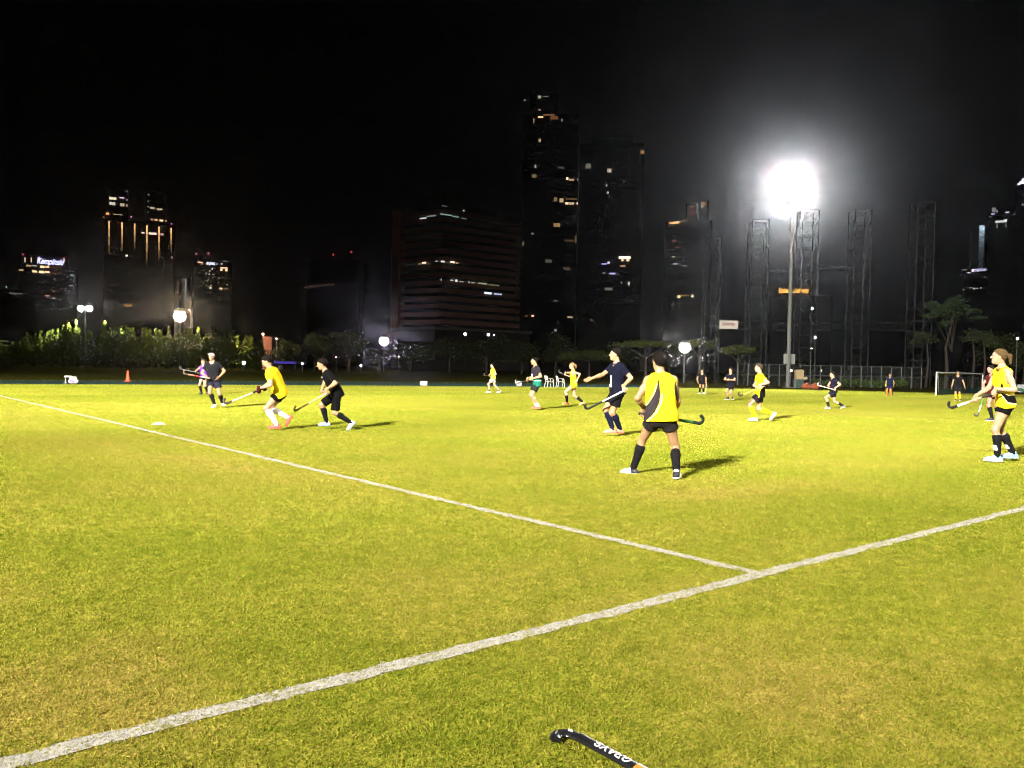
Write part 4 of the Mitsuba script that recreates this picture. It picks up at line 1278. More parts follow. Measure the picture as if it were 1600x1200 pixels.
# kit left beyond the track
def kit_pile():
    p = ground(109, 599)
    k = thing('hurdle', 'low white hurdle frame standing by the track at far left', 'hurdle')
    wm = mat((.30, .29, .27), .5)
    for x in (-.26, .10):
        part(k, 'upright', ply(bar(p + [x, 0, 0], p + [x, 0, .44], .022, 8), wm))
        part(k, 'foot', ply(bar(p + [x, -.16, .02], p + [x, .16, .02], .02, 8), wm))
    part(k, 'crossbar', ply(box(p[0] - .08, p[1] - .02, .40, .42, .025, .08), wm))
    q = ground(114.5, 599.5)
    k = thing('kit_bag', 'white kit bag with a purple flap beside the hurdle', 'bag')
    m = surface([cone(q + [-.16, 0, .14], q + [.16, 0, .14], .13, .13), cone(q + [-.12, 0, .32], q + [.10, .02, .34], .09, .08)], .02, k=.06, ripple=.02, seed=4, ripple_scale=9)
    part(k, 'body', ply(m, mat((.28, .26, .26), .8), smooth=60))
    m = surface([cone(q + [-.10, -.12, .20], q + [.12, -.13, .12], .05, .04)], .015)
    part(k, 'flap', ply(m, mat((.10, .05, .25), .8), smooth=60))
    q = ground(662, 602.2)
    k = thing('cool_box', 'small white box standing on the far edge of the track, centre left', 'box')
    part(k, 'body', ply(box(q[0], q[1], .13, .50, .30, .26), mat((.22, .22, .21), .5)))
    part(k, 'lid', ply(box(q[0], q[1], .285, .53, .33, .05), mat((.26, .26, .25), .5)))
    q = ground(811, 603.5)
    k = thing('water_crate', 'grey crate with a white bottle row beyond the track, behind the green hem player', 'crate')
    part(k, 'body', ply(box(q[0], q[1], .12, .42, .28, .22), mat((.16, .16, .17), .6)))
    for i in range(4):
        m = tube([[q[0] - .15 + i * .1, q[1], .23], [q[0] - .15 + i * .1, q[1], .36], [q[0] - .15 + i * .1, q[1], .40]], [.035, .035, .015], 8)
        part(k, 'bottle', ply(m, mat((.5, .5, .5), .4), smooth=50))


kit_pile()


# goal
def goal():
    k = thing('hockey_goal', 'small white framed goal with dark green boards at the right end', 'goal')
    wm = mat((.50, .50, .49), .4, .3)
    A, B = ground(1462.5, 617.6), ground(1534.5, 613.5)
    D = math.hypot(*A[:2])
    top = at(1464, 582, A[1])[2]
    bk = np.array([0.55, 0.83, 0]) * 1.15
    for p in (A, B):
        part(k, 'post', ply(bar(p, p + [0, 0, top], .05, 12), wm, smooth=60))
    part(k, 'crossbar', ply(bar(A + [0, 0, top], B + [0, 0, top], .05, 12), wm, smooth=60))
    g = mat((.42, .43, .42), .5)
    for p in (A, B):
        part(k, 'back_post', ply(bar(p + bk, p + bk + [0, 0, top * .94], .032, 8), g, smooth=60))
        part(k, 'top_bar', ply(bar(p + [0, 0, top], p + bk + [0, 0, top * .94], .028, 8), g, smooth=60))
    part(k, 'back_bar', ply(bar(A + bk + [0, 0, top * .94], B + bk + [0, 0, top * .94], .028, 8), mat((.1, .1, .1), .6), smooth=60))
    gm = mat((.012, .030, .026), .6)

    def board(p, q_, nm):
        d = unit(q_ - p)
        n = np.array([-d[1], d[0], 0]) * .02
        v = np.array([p - n, q_ - n, q_ + n, p + n])
        part(k, nm, ply(prism(Polygon(v[:, :2]), .01, .42), gm))
    board(A + bk * .98, B + bk * .98, 'backboard')
    board(A + bk * .06, A + bk * .95, 'side_board')
    board(B + bk * .06, B + bk * .95, 'side_board')
    ms = []
    for t in np.linspace(0, 1, 26):
        p = A + (B - A) * t + bk
        ms.append(bar(p + [0, 0, .42], p + [0, 0, top * .94], .006, 3))
    for z in np.linspace(.42, top * .94, 11)[1:-1]:
        ms.append(bar(A + bk + [0, 0, z], B + bk + [0, 0, z], .006, 3))
    for p in (A, B):
        for t in np.linspace(.1, .9, 7):
            ms.append(bar(p + bk * t + [0, 0, .42], p + bk * t + [0, 0, top * .96], .006, 3))
    part(k, 'net', ply(cat(ms), mat((.05, .055, .05), .8)), kind='stuff')


goal()


# a banner board low at the right edge
def banner():
    p, q_ = ground(1589, 613.5), ground(1640, 614.5)
    k = thing('advertising_board', 'pale board cut by the right edge of the frame, behind the woman', 'board')
    d = unit(q_ - p)
    n = np.array([-d[1], d[0], 0])
    poly = Polygon([(p)[:2], (q_)[:2], (q_ + n * .06)[:2], (p + n * .06)[:2]])
    part(k, 'panel', ply(prism(poly, .05, .75), mat(proc(lambda P, N, uv: mix((.34, .36, .36), (.06, .12, .07), smoothstep(.42, .5, P.z) * 0 + dr.select((P.z < .42) & (noise(P.x * 2.6, P.y * 2.6, P.z * 5) > .5), 1.0, 0.0))), .5)))
    for t in (.1, .5, .9):
        c = p + (q_ - p) * t + n * .1
        part(k, 'leg', ply(box(c[0], c[1], .3, .05, .05, .6), DARK_STEEL))


banner()


# fence at the right end, with its posts and rails
def fence():
    k = thing('fence', 'dark metal fence with thin posts and two rails behind the right end', 'fence')
    A, B = ground(1165, 603.5) * [1, 1, 0], ground(1462, 608.5) * [1, 1, 0]
    A[1] += 3; B[1] += 3
    gm = mat((.085, .088, .082), .6, .3)
    h = at(1300, 571.5, (A[1] + B[1]) / 2)[2]
    n = 18
    for i in range(n + 1):
        p = A + (B - A) * i / n
        part(k, 'post', ply(bar(p, p + [0, 0, h + .05], .045, 8), gm, smooth=60))
    for z in (h, h * .52):
        part(k, 'rail', ply(bar(A + [0, .06, z], B + [0, .06, z], .030, 6), gm, smooth=60))
    L = np.linalg.norm(B - A)
    d = (B - A) / L
    ms = []
    for i in range(int(L / .32)):
        p = A + d * i * .32
        ms.append(tube([p + [0, .1, .02], p + d * min(h, L - i * .32) + [0, .1, min(h, L - i * .32)]], .006, 3, cap=False))
        q_ = A + d * (L - i * .32)
        ms.append(tube([q_ + [0, .1, .02], q_ - d * min(h, L - i * .32) + [0, .1, min(h, L - i * .32)]], .006, 3, cap=False))
    part(k, 'wire_mesh', ply(cat(ms), gm), kind='stuff')


fence()


# crates and orange kit by the tall mast
def crates():
    q = ground(1254, 607) + [0, 1.0, 0]
    k = thing('wooden_crate', 'tan upright crate standing on a dark bin beside the tall mast', 'crate')
    part(k, 'bin', ply(box(q[0], q[1], .42, .75, .6, .80), mat((.03, .05, .04), .6)))
    part(k, 'body', ply(box(q[0], q[1], 1.28, .72, .5, .88), mat((.20, .155, .085), .8)))
    for i in range(4):
        part(k, 'plank', ply(box(q[0] - .27 + i * .18, q[1] - .265, 1.28, .15, .03, .90), mat((.26, .20, .11), .8)))
    part(k, 'lid', ply(box(q[0] + .55, q[1], .95, .3, .4, .26), mat((.28, .24, .16), .8)))
    q = ground(1271, 608.5) + [0, .6, 0]
    for i, (x, lab) in enumerate([(-.42, 'dull orange bib bag heaped beside the tan crate, left of two'), (.30, 'dull orange bib bag heaped beside the tan crate, right of two')]):
        k = thing('bib_bag', lab, 'bag')
        m = surface([cone(q + [x - .2, 0, .24], q + [x + .2, 0, .20], .22, .20), cone(q + [x, 0, .40], q + [x + .1, 0, .5], .14, .10)], .03, k=.08, ripple=.03, seed=8 + i, ripple_scale=6)
        part(k, 'body', ply(m, mat((.22, .055, .025), .8), smooth=60))
        part(k, 'strap', ply(tube([q + [x - .15, -.2, .3], q + [x, -.24, .55], q + [x + .15, -.2, .3]], .02, 6), mat((.25, .12, .05), .8)))


crates()
# ------------------------------------------------------------------ lattice masts, trees, lamps, buildings
LATTICE = mat((.022, .024, .021), .7, .15)


def lattice_mast(px, dist, w, top_py, label, lo=600):
    base = at(px, 590, dist)
    x, y = base[0], base[1]
    h = at(px, top_py, dist)[2]
    k = thing('lattice_mast', label, 'mast', 'lattice masts of the range')
    del labels[k]['group']
    c = [np.array([x + sx * w / 2, y + sy * w / 2, 0]) for sx, sy in ((-1, -1), (1, -1), (1, 1), (-1, 1))]
    for p in c:
        part(k, 'leg', ply(bar(p, p + [0, 0, h], .055, 6), LATTICE, smooth=60))
    n = int(h / (w * .75))
    ms = []
    for i in range(n):
        z0, z1 = h * i / n, h * (i + 1) / n
        for j in range(4):
            a, b = c[j], c[(j + 1) % 4]
            if i % 2:
                a, b = b, a
            ms.append(bar(a + [0, 0, z0], b + [0, 0, z1], .026, 4))
            ms.append(bar(a + [0, 0, z1], b + [0, 0, z1], .024, 4))
    part(k, 'bracing', ply(cat(ms), LATTICE), kind='stuff')
    return np.array([x, y, 0]), w


LX = [(1108, 100, 1.75, 372), (1179, 100, 2.0, 345), (1256, 101, 2.0, 330), (1337, 103, 2.05, 330), (1433, 105, 2.2, 318)]
NAMES = ['leftmost of the five tall lattice masts, rising behind the white signboard', 'second tall lattice mast from the left, behind the yellow sock player',
         'middle tall lattice mast, rising close behind the blazing floodlight mast', 'fourth tall lattice mast from the left, behind the right fence', 'rightmost and widest tall lattice mast, left of the goal']
LP = [lattice_mast(*a, n) for a, n in zip(LX, NAMES)]


def truss(i, j, py0, py1, label, faint=False):
    (a, wa), (b, wb) = LP[i], LP[j]
    z1 = at(LX[i][0], py0 - (LX[i][0] - 800) * 0, LX[i][1])[2]
    z0 = at(LX[i][0], py1, LX[i][1])[2]
    k = thing('truss_girder', label, 'girder')
    d = unit(b - a)
    a, b = a + d * wa * .5, b - d * wb * .5
    for z in (z0, z1):
        part(k, 'chord', ply(bar(a + [0, -.5, z], b + [0, -.5, z], .05, 6), LATTICE, smooth=60))
    L = np.linalg.norm(b - a)
    n = max(int(L / 1.1), 2)
    for t in range(n):
        p, q_ = a + (b - a) * t / n, a + (b - a) * (t + 1) / n
        zz = (z0, z1) if t % 2 else (z1, z0)
        part(k, 'web_bar', ply(bar(p + [0, -.5, zz[0]], q_ + [0, -.5, zz[1]], .034, 5), LATTICE))


truss(0, 1, 503.5, 514, 'low girder carrying the white signboard between the first two lattice masts')
truss(1, 2, 503, 515, 'low girder between the second and middle lattice masts')
truss(2, 3, 503, 515, 'low girder between the middle and fourth lattice masts')
truss(3, 4, 503, 515, 'low girder between the fourth and rightmost lattice masts')
truss(1, 2, 420, 424, 'high thin girder between the second and middle lattice masts')
truss(2, 3, 414, 420, 'high thin girder between the middle and fourth lattice masts')


def signboard():
    k = thing('signboard', 'white signboard with red lettering hung on the low girder', 'sign')
    d = 98.6
    a, b = at(1124.5, 500.5, d), at(1153, 514, d)
    cx, cz, w, h = (a[0] + b[0]) / 2, (a[2] + b[2]) / 2, b[0] - a[0], a[2] - b[2]
    part(k, 'panel', ply(box(cx, d, cz, w, .06, h), mat((.62, .54, .50), .5)))
    for s in (-1, 1):
        part(k, 'hanger', ply(bar((cx + s * w * .4, d + .06, cz - h * .4), (cx + s * w * .4, d + .5, cz + h * .3), .02, 5), DARK_STEEL))
    t = meshkit.text_mesh('coway', h * .42, .02, bold=True)
    t.apply_translation(-t.bounds.mean(0))
    t.apply_transform(trimesh.transformations.rotation_matrix(math.pi / 2, [1, 0, 0]))
    t.apply_scale([w * .70 / (t.bounds[1][0] - t.bounds[0][0]), 1, 1])
    t.apply_translation((cx - .02, d - .045, cz))
    part(k, 'lettering', ply(t, mat((.20, .05, .035), .6)))


signboard()


# ---- trees
def leaf_cards(clumps, size, seed, up=0.0):
    """Many small leaf faces spread through lumps (centre, radii, count)."""
    g = np.random.default_rng(seed)
    V, Fc, o = [], [], 0
    for c, r, n in clumps:
        u = g.normal(size=(n, 3))
        u /= np.linalg.norm(u, axis=1, keepdims=True)
        rad = g.uniform(0.25, 1.0, (n, 1)) ** 0.5 * (1 + 0.25 * g.normal(size=(n, 1)))
        p = np.asarray(c) + u * rad * np.asarray(r)
        a = g.normal(size=(n, 3)); a[:, 2] += up
        a /= np.linalg.norm(a, axis=1, keepdims=True)
        b = np.cross(a, g.normal(size=(n, 3)))
        b /= np.linalg.norm(b, axis=1, keepdims=True)
        s = size * g.uniform(.6, 1.4, (n, 1))
        q = np.stack([p - a * s, p + b * s * .45, p + a * s, p - b * s * .45], 1)
        V.append(q.reshape(-1, 3))
        i = np.arange(n)[:, None] * 4 + o
        Fc.append(np.concatenate([i + [0, 1, 2], i + [0, 2, 3]], 1).reshape(-1, 3))
        o += 4 * n
    return np.vstack(V), np.vstack(Fc)


BARK = mat((.030, .024, .018), .9)


def tree(x, y, label, crown_mesh, trunk_pts, trunk_r, limbs, leaf, cat_='tree', name='tree', group=None, k_s=1.0):
    k = thing(name, label, cat_, group)
    o = np.array([x, y, 0.0])
    part(k, 'trunk', ply(tube(np.asarray(trunk_pts) * k_s + o, np.asarray(trunk_r) * k_s, 8), BARK, smooth=60))
    for a, b, r in limbs:
        part(k, 'limb', ply(tube([np.asarray(a) * k_s + o, (np.asarray(a) + np.asarray(b)) / 2 * k_s + o + [0, 0, .1], np.asarray(b) * k_s + o], [r * k_s, r * .7 * k_s, r * .4 * k_s], 6), BARK, smooth=60))
    v, f = crown_mesh
    part(k, 'crown', ply((v * k_s + o, f), leaf))


def umbrella_tree(px, dist, top_py, half_px, label, seed, thick=.8):
    p = at(px, 590, dist)
    h = at(px, top_py, dist)[2]
    r = half_px * dist / F_PX
    g = np.random.default_rng(seed)
    cl = []
    for i in range(16):
        a, q_ = g.uniform(0, 2 * math.pi), math.sqrt(g.uniform(0, 1))
        cl.append(((math.cos(a) * q_ * r * .85, math.sin(a) * q_ * r * .85, h - thick * (.5 + .5 * q_ * q_) + g.uniform(-.15, .15)), (r * .33, r * .33, thick * .42), 230))
    limbs = [((0, 0, h * .55), (math.cos(a) * r * .7, math.sin(a) * r * .7, h - thick), .09) for a in np.linspace(0, 5.6, 6)]
    tree(p[0], p[1], label, leaf_cards(cl, .14, seed), [[0, 0, -.1], [.05, 0, h * .4], [-.05, 0, h - thick]], [.22, .16, .08], limbs, leafmat((.050, .060, .016), .35))


umbrella_tree(1008, 112, 532, 52, 'flat topped umbrella tree left of the blazing low lamp', 21)
umbrella_tree(1092, 104, 529, 26, 'flat topped umbrella tree just right of the blazing low lamp', 22)
umbrella_tree(1152, 100, 539, 27, 'flat topped umbrella tree behind the yellow sock player', 23)
umbrella_tree(920, 140, 545, 50, 'dim flat topped tree behind the pointing navy player', 24, 1.6)


def ragged_tree():
    d = 92
    p = at(1486, 590, d)
    g = np.random.default_rng(31)
    cl = []
    for px, py, rx, ry, n in [(1462, 476, 12, 6, 260), (1484, 473, 14, 8, 420), (1500, 480, 16, 6, 260), (1470, 487, 16, 7, 320), (1488, 490, 18, 8, 420), (1449, 494, 14, 4, 150), (1512, 487, 14, 4, 170), (1522, 497, 14, 3, 120), (1484, 504, 9, 6, 140), (1476, 480, 10, 5, 200)]:
        c = at(px, py, d) - [p[0], p[1], 0]
        c[1] += g.uniform(-1.2, 1.2)
        s = d / F_PX
        cl.append((c, (rx * s, rx * s * .9, ry * s), n))
    h = at(1486, 480, d)[2]
    limbs = [((0, 0, h * .45), c[0], .05) for c in cl[1:6]]
    tree(p[0], p[1], 'slender tree with ragged pale green crown standing above the goal', leaf_cards(cl, .15, 32), [[-.6, 0, -.1], [-.5, 0, h * .25], [-.7, 0, h * .5], [0, 0, h * .85]], [.24, .19, .15, .07], limbs, leafmat((.030, .046, .020), .35))
    # thin bare stems beside it
    for i, px in enumerate((1519, 1536, 1447)):
        q_ = at(px, 590, d + 4)
        k = thing('bare_tree', ['slim dark tree trunk behind the goal, left of three', 'slim dark tree trunk behind the goal, nearest the right edge', 'slim dark tree trunk beside the rightmost lattice mast'][i], 'tree')
        hh = at(px, (520, 528, 525)[i], d + 4)[2]
        part(k, 'trunk', ply(tube([q_ * [1, 1, 0], q_ * [1, 1, 0] + [.2, 0, hh * .5], q_ * [1, 1, 0] + [-.1, 0, hh]], [.16, .12, .06], 7), BARK, smooth=60))
        c2 = [((g.uniform(-1, 1), g.uniform(-1, 1), hh + g.uniform(-.8, .6)), (.9, .9, .4), 70) for _ in range(5)]
        v, f = leaf_cards(c2, .14, 40 + i)
        part(k, 'crown', ply((v + q_ * [1, 1, 0], f), leafmat((.035, .045, .02), .3)))


ragged_tree()


def spiky_crown(h, r, seed, n=10):
    g = np.random.default_rng(seed)
    cl = [((0, 0, h * .40), (r * .8, r * .8, h * .36), 900)]
    for i in range(n):
        a, q_ = g.uniform(0, 2 * math.pi), math.sqrt(g.uniform(0, 1)) * r * .8
        hh = h * g.uniform(.62, 1.0)
        for z in np.linspace(hh * .5, hh, 4):
            w = r * .26 * (1.05 - .75 * (z - hh * .5) / (hh * .5))
            cl.append(((math.cos(a) * q_, math.sin(a) * q_, z), (w, w, h * .08), 75))
    return leaf_cards(cl, .24, seed, up=1.5)


# the clipped row at left, in the light of two lamps
row = [(52, 152, 524, 20), (78, 152, 517, 17), (98, 150, 513, 19), (121, 150, 504, 20), (150, 154, 518, 18), (176, 150, 503, 19), (196, 150, 511, 18), (217, 150, 511, 18), (240, 153, 514, 18), (262, 151, 512, 20), (288, 152, 514, 20),
       (310, 150, 516, 18), (331, 149, 513, 18), (352, 150, 521, 16), (20, 156, 530, 22), (377, 155, 527, 20), (400, 158, 533, 20)]
crowns = {}
PLACE = ['first', 'second', 'third', 'fourth', 'fifth', 'sixth', 'seventh', 'eighth', 'ninth', 'tenth', 'eleventh', 'twelfth', 'thirteenth', 'fourteenth', 'fifteenth', 'sixteenth', 'seventeenth']
for i, (px, d, tp, hw) in enumerate(sorted(row)):
    p = at(px, 590, d)
    h = at(px, tp, d)[2]
    cm = spiky_crown(h, hw * d / F_PX * 1.15, 60 + i)
    tree(p[0], p[1], f'spiky evergreen tree lit from above, {PLACE[i]} from the left in the far hedge row', cm, [[0, 0, -.1], [0, 0, h * .3], [0, 0, h * .75]], [.3, .22, .08], [], leafmat((.060, .078, .014), .35), name='hedge_tree', group='trees of the far hedge row')
    del labels['hedge_tree' + ('' if i == 0 else f'_{i:03d}')]['group']

# dark round trees beyond the pitch
for i, (px, d, tp, hw) in enumerate([(440, 170, 528, 28), (492, 175, 520, 30), (545, 180, 515, 34), (640, 190, 532, 40), (592, 186, 542, 22), (702, 185, 526, 34), (760, 180, 530, 30), (815, 178, 524, 32), (868, 175, 520, 32), (965, 165, 533, 34), (1045, 150, 540, 28), (1560, 120, 520, 34), (1600, 115, 535, 26)]):
    p = at(px, 590, d)
    h = at(px, tp, d)[2]
    r = hw * d / F_PX
    g = np.random.default_rng(90 + i)
    cl = [((g.normal() * r * .45, g.normal() * r * .35, h * g.uniform(.4, .86)), (r * .42, r * .42, h * .16), 170) for _ in range(12)]
    where = 'behind the players at left' if px < 600 else 'below the banded tower block' if px < 800 else 'below the dark tall tower' if px < 900 else 'near the right edge' if px > 1500 else 'left of the blazing low lamp'
    tree(p[0], p[1], f'dark rounded tree {where}, number {["one","two","three","four","five","six","seven","eight","nine","ten","eleven","twelve","thirteen"][i]} from the left', leaf_cards(cl, .32, 91 + i), [[0, 0, -.1], [.1, 0, h * .3], [0, 0, h * .7]], [.35, .26, .1], [((0, 0, h * .4), c[0], .1) for c in cl[:5]], leafmat((.028, .034, .014), .3))

# low shrubs along the foot of the fence
for i, px in enumerate(range(1288, 1412, 15)):
    p = at(px, 600, 86)
    g = np.random.default_rng(140 + i)
    cl = [((g.normal() * .35, g.normal() * .3, .35 + g.uniform(0, .3)), (.5, .5, .35), 120) for _ in range(4)]
    k = thing('shrub', f'low green shrub at the foot of the right fence, {PLACE[i]} from the left', 'shrub')
    v, f = leaf_cards(cl, .10, 150 + i)
    part(k, 'foliage', ply((v + p * [1, 1, 0], f), leafmat((.05, .075, .022), .35)))
    part(k, 'stem', ply(tube([p * [1, 1, 0], p * [1, 1, 0] + [.05, 0, .4]], [.04, .02], 6), BARK))


# ---- lamps far off
def lamp_post(px, py, dist, label, size, color, beams=(), heads=1, name='street_lamp', catg='street lamp', r=.07):
    p = at(px, py, dist)
    k = thing(name, label, catg)
    part(k, 'pole', ply(tube([[p[0], p[1] + .1, -.05], [p[0], p[1] + .1, p[2] + size * .45]], [r * 1.3, r], 8), DARK_STEEL, smooth=60))
    for i in range(heads):
        x = p[0] + (i - (heads - 1) / 2) * size * 1.3
        hood = trimesh.creation.revolve([[.001, size * .62], [size * .30, size * .56], [size * .46, size * .38], [size * .44, size * .36], [.001, size * .36]], sections=16)
        hood.apply_translation((x, p[1], p[2]))
        hd = part(k, 'lamp_head', ply(hood, DARK_STEEL, smooth=40))
        m = trimesh.creation.icosphere(3, radius=size * .46)
        m.apply_scale([1, .8, .95])
        m.apply_translation((x, p[1], p[2]))
        part(hd, 'lens', ply(m, emitter=glow(color), smooth=True))
    if heads > 1:
        part(k, 'crossarm', ply(bar((p[0] - size, p[1] + .2, p[2] + size * .3), (p[0] + size, p[1] + .2, p[2] + size * .3), .06, 6), DARK_STEEL))
    for tgt, power, beam, cut, w in beams:
        key = fresh('lamp_beam')
        power = power * K
        o = p + unit(np.asarray(tgt) - p) * size * .6
        scene[key] = {'type': 'spot', 'to_world': T().look_at(origin=o.tolist(), target=list(map(float, tgt)), up=[0, .02, 1]), 'beam_width': beam, 'cutoff_angle': cut, 'sampling_weight': w,
                      'intensity': {'type': 'rgb', 'value': [power * color[0] / max(color), power * color[1] / max(color), power * color[2] / max(color)]}}


FIELD = (0, 20, 1)
lamp_post(133, 482, 146, 'twin floodlight on a post above the hedge row at far left', 1.2, (20, 19.4, 18), [(FIELD, 450, 30, 60, .15), (at(108, 510, 152), 5200, 12, 28, .2), (at(190, 511, 152), 12000, 10, 22, .25)], 2, 'twin_floodlight', 'floodlight')
lamp_post(281, 494, 146, 'dazzling warm floodlight above the hedge row at left', 2.3, (34, 26, 17), [(FIELD, 1500, 30, 60, .3), (at(325, 513, 151), 4500, 16, 36, .2), (at(225, 515, 152), 300, 20, 40, .06)], 1, 'post_floodlight', 'floodlight')
lamp_post(600, 533, 165, 'dazzling bluish white lamp before the banded tower block', 2.1, (15, 13.8, 17), [(FIELD, 900, 30, 60, .2), (at(610, 545, 178), 10, 30, 60, .02)], 1, 'post_floodlight', 'floodlight')
lamp_post(1070, 543, 98, 'dazzling white lamp among the umbrella trees', 1.45, (20, 19, 17.5), [(FIELD, 600, 30, 60, .2), (at(1085, 535, 104), 35, 40, 70, .04), (at(1020, 535, 112), 25, 30, 60, .03)], 1, 'post_floodlight', 'floodlight')
SMALL = [(381, 567, 130, .6, (14, 14, 16), 'small white street lamp right of the hedge row'), (472.5, 568, 140, .36, (10, 10, 11), 'small white lamp left of the striding black player'), (564, 571, 140, .4, (10, 10, 11), 'small white lamp right of the striding black player'),
         (727, 522, 230, .9, (8, 8, 10), 'white lamp below the banded tower block, left of a pair'), (763, 523, 230, .85, (8, 8, 11), 'white lamp below the banded tower block, right of a pair'), (772, 523, 231, .5, (3, 3, 3), 'faint lamp below the banded tower block beside a bright pair'),
         (411, 522, 165, .55, (9, 5, 2), 'small orange lamp beside the reddish pillar'), (432, 529, 165, .35, (9, 6, 5), 'small pale lamp right of the reddish pillar'), (358, 552, 150, .4, (6, 2.5, 2.5), 'tiny reddish lamp right of the headband player'),
         (1274, 527, 118, .42, (9, 9, 9), 'white lamp seen between the middle lattice masts, lower one'), (1269, 482, 140, .45, (7, 7, 7.5), 'white lamp seen between the middle lattice masts, upper one'), (1268, 544, 125, .3, (3, 3, 3), 'dim lamp low between the middle lattice masts'),
         (1590, 529, 100, .34, (12, 12, 16), 'small white lamp at the right edge above the woman'), (1236, 579, 110, .4, (5, 4, 3.4), 'small pale lamp low behind the tall mast'), (1283, 579, 118, .28, (4, 3, 2.6), 'tiny pale lamp behind the walking navy player'),
         (525, 558, 150, .3, (6, 2.4, 2.2), 'tiny reddish lamp above the striding black player'), (623, 557, 170, .3, (6, 4, 3.4), 'tiny pale lamp low right of the bluish lamp'), (894, 555, 150, .22, (4, 4, 4), 'tiny white lamp above the ponytail player')]
for px, py, d, s, c, lab in SMALL:
    lamp_post(px, py, d, lab, s, c, r=.04)


# ---- the far buildings
WARM, AMBER, COOL, DIM, RED = (1.3, .85, .45), (1.5, .62, .18), (1.1, 1.2, 1.5), (.20, .15, .09), (.8, .10, .12)


class Front:
    """The front plane of a far block, turned to look over the pitch."""

    def __init__(self, px0, px1, dist):
        mid = at((px0 + px1) / 2, 570, dist)
        self.az = math.atan2(mid[0], mid[1])
        self.u, self.v = np.array([math.cos(self.az), -math.sin(self.az), 0]), np.array([math.sin(self.az), math.cos(self.az), 0])
        self.o = mid * [1, 1, 0]
        self.dist = dist

    def at(self, px, py, off=0.0):
        p = on_plane(px, py, self.o - self.v * off, self.v)
        return p

    def local(self, px, py, off=0.0):
        p = self.at(px, py, off) - self.o
        return np.array([p @ self.u, p @ self.v, p[2]])

    def place(self, m):
        v = m.vertices
        return trimesh.Trimesh(self.o + v[:, :1] * self.u + v[:, 1:2] * self.v + v[:, 2:3] * [0, 0, 1], m.faces, process=False)

    def box(self, x, y, z, sx, sy, sz):
        return self.place(box(x, y, z, sx, sy, sz))

    def scale(self, px):
        p = self.at(px, 500)
        return p[1] / F_PX


def tower(name, label, px0, px1, top_py, dist, color, panes, depth=26, bands=3.4, roofs=(), relief=.25, cols=None):
    """A far block: walls, floor bands, window bays, roof boxes and the panes that are lit (px, py, w px, h px, colour)."""
    k = thing(name, label, 'building')
    fr = Front(px0, px1, dist)
    a, b = fr.local(px0, top_py), fr.local(px1, top_py)
    cx, w, h = (a[0] + b[0]) / 2, b[0] - a[0], (a[2] + b[2]) / 2
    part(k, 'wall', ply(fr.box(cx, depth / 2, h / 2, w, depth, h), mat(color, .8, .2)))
    slabs = []
    z = bands
    while z < h - .5:
        slabs.append(fr.box(cx, depth / 2, z, w + relief, depth + relief * 2, .55))
        z += bands
    part(k, 'floor_band', ply(cat(slabs), mat(tuple(c * 1.25 for c in color), .8, .2)), kind='stuff')
    n = cols or max(int(w / 4), 3)
    part(k, 'pier', ply(cat([fr.box(cx - w / 2 + w * i / n, -relief * .6, h / 2, .5, relief * 1.6, h) for i in range(n + 1)]), mat(tuple(c * 1.1 for c in color), .8, .2)), kind='stuff')
    for (rx0, rx1, rtop) in roofs:
        c, d_ = fr.local(rx0, rtop, -3), fr.local(rx1, rtop, -3)
        zt = (c[2] + d_[2]) / 2
        part(k, 'roof_block', ply(fr.box((c[0] + d_[0]) / 2, depth * .5, (h + zt) / 2, d_[0] - c[0], depth * .8, max(zt - h, 1)), mat(color, .8, .2)))
    for (px, py, pw, ph, col) in panes:
        c = fr.local(px, py, relief + .35)
        s_ = fr.scale(px)
        part(k, 'lit_window', ply(fr.box(c[0], c[1], c[2], pw * s_ * math.cos(fr.az), .12, ph * s_), emitter=glow(np.array(col))))
    return k, fr


def sign_text(k, fr, text, px0, px1, py, height, color, label, slant=0.0, grow=1.0):
    t = meshkit.text_mesh(text, height, .2, bold=True)
    t.vertices[:, 0] += t.vertices[:, 1] * slant
    if grow != 1.0:
        t.vertices[:, 1] *= np.where(t.vertices[:, 0] < t.bounds[0][0] + height * .87, grow, 1.0)
    c0, c1 = fr.local(px0, py, 2.2), fr.local(px1, py, 2.2)
    t.apply_translation([-t.bounds[0][0], 0, 0])
    t.apply_scale([(c1[0] - c0[0]) / t.bounds[1][0], .9, 1])
    t.apply_transform(trimesh.transformations.rotation_matrix(math.pi / 2, [1, 0, 0]))
    t.apply_translation(c0)
    part(k, 'lettering', ply(fr.place(t), emitter=glow(color)), label)


def sc(c, f):
    return tuple(x * f for x in c)


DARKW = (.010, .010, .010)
# left: the hotel with the script sign
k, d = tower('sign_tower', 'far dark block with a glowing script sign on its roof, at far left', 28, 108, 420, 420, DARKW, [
    (66, 417, 7, 3.6, sc(WARM, .9)), (74, 417, 6, 2.8, sc(WARM, .8)), (54, 424, 7, 3, sc(WARM, .9)), (65, 425, 8, 3.6, sc(WARM, 1.0)), (74, 425, 7, 3, (1.2, .6, .4)), (45, 415, 8, 2.2, sc(WARM, .35)), (54, 415, 7, 1.8, (.35, .36, .28)),
    (33, 422, 7, 2.6, sc(WARM, .35)), (85, 418, 6, 2.4, sc(AMBER, .06)), (93, 418, 5, 2.2, sc(AMBER, .05)), (85, 427, 6, 2.4, sc(AMBER, .06)), (93, 427, 5, 2.2, sc(AMBER, .06)), (85, 436, 4, 1.4, (.22, .22, .2)), (74, 462, 6, 1.8, (.7, .25, .2)), (84, 455, 4, 1.4, (.35, .18, .15)), (84, 466, 4, 1.2, (.7, .65, .6))],
    roofs=[(34, 106, 400)])
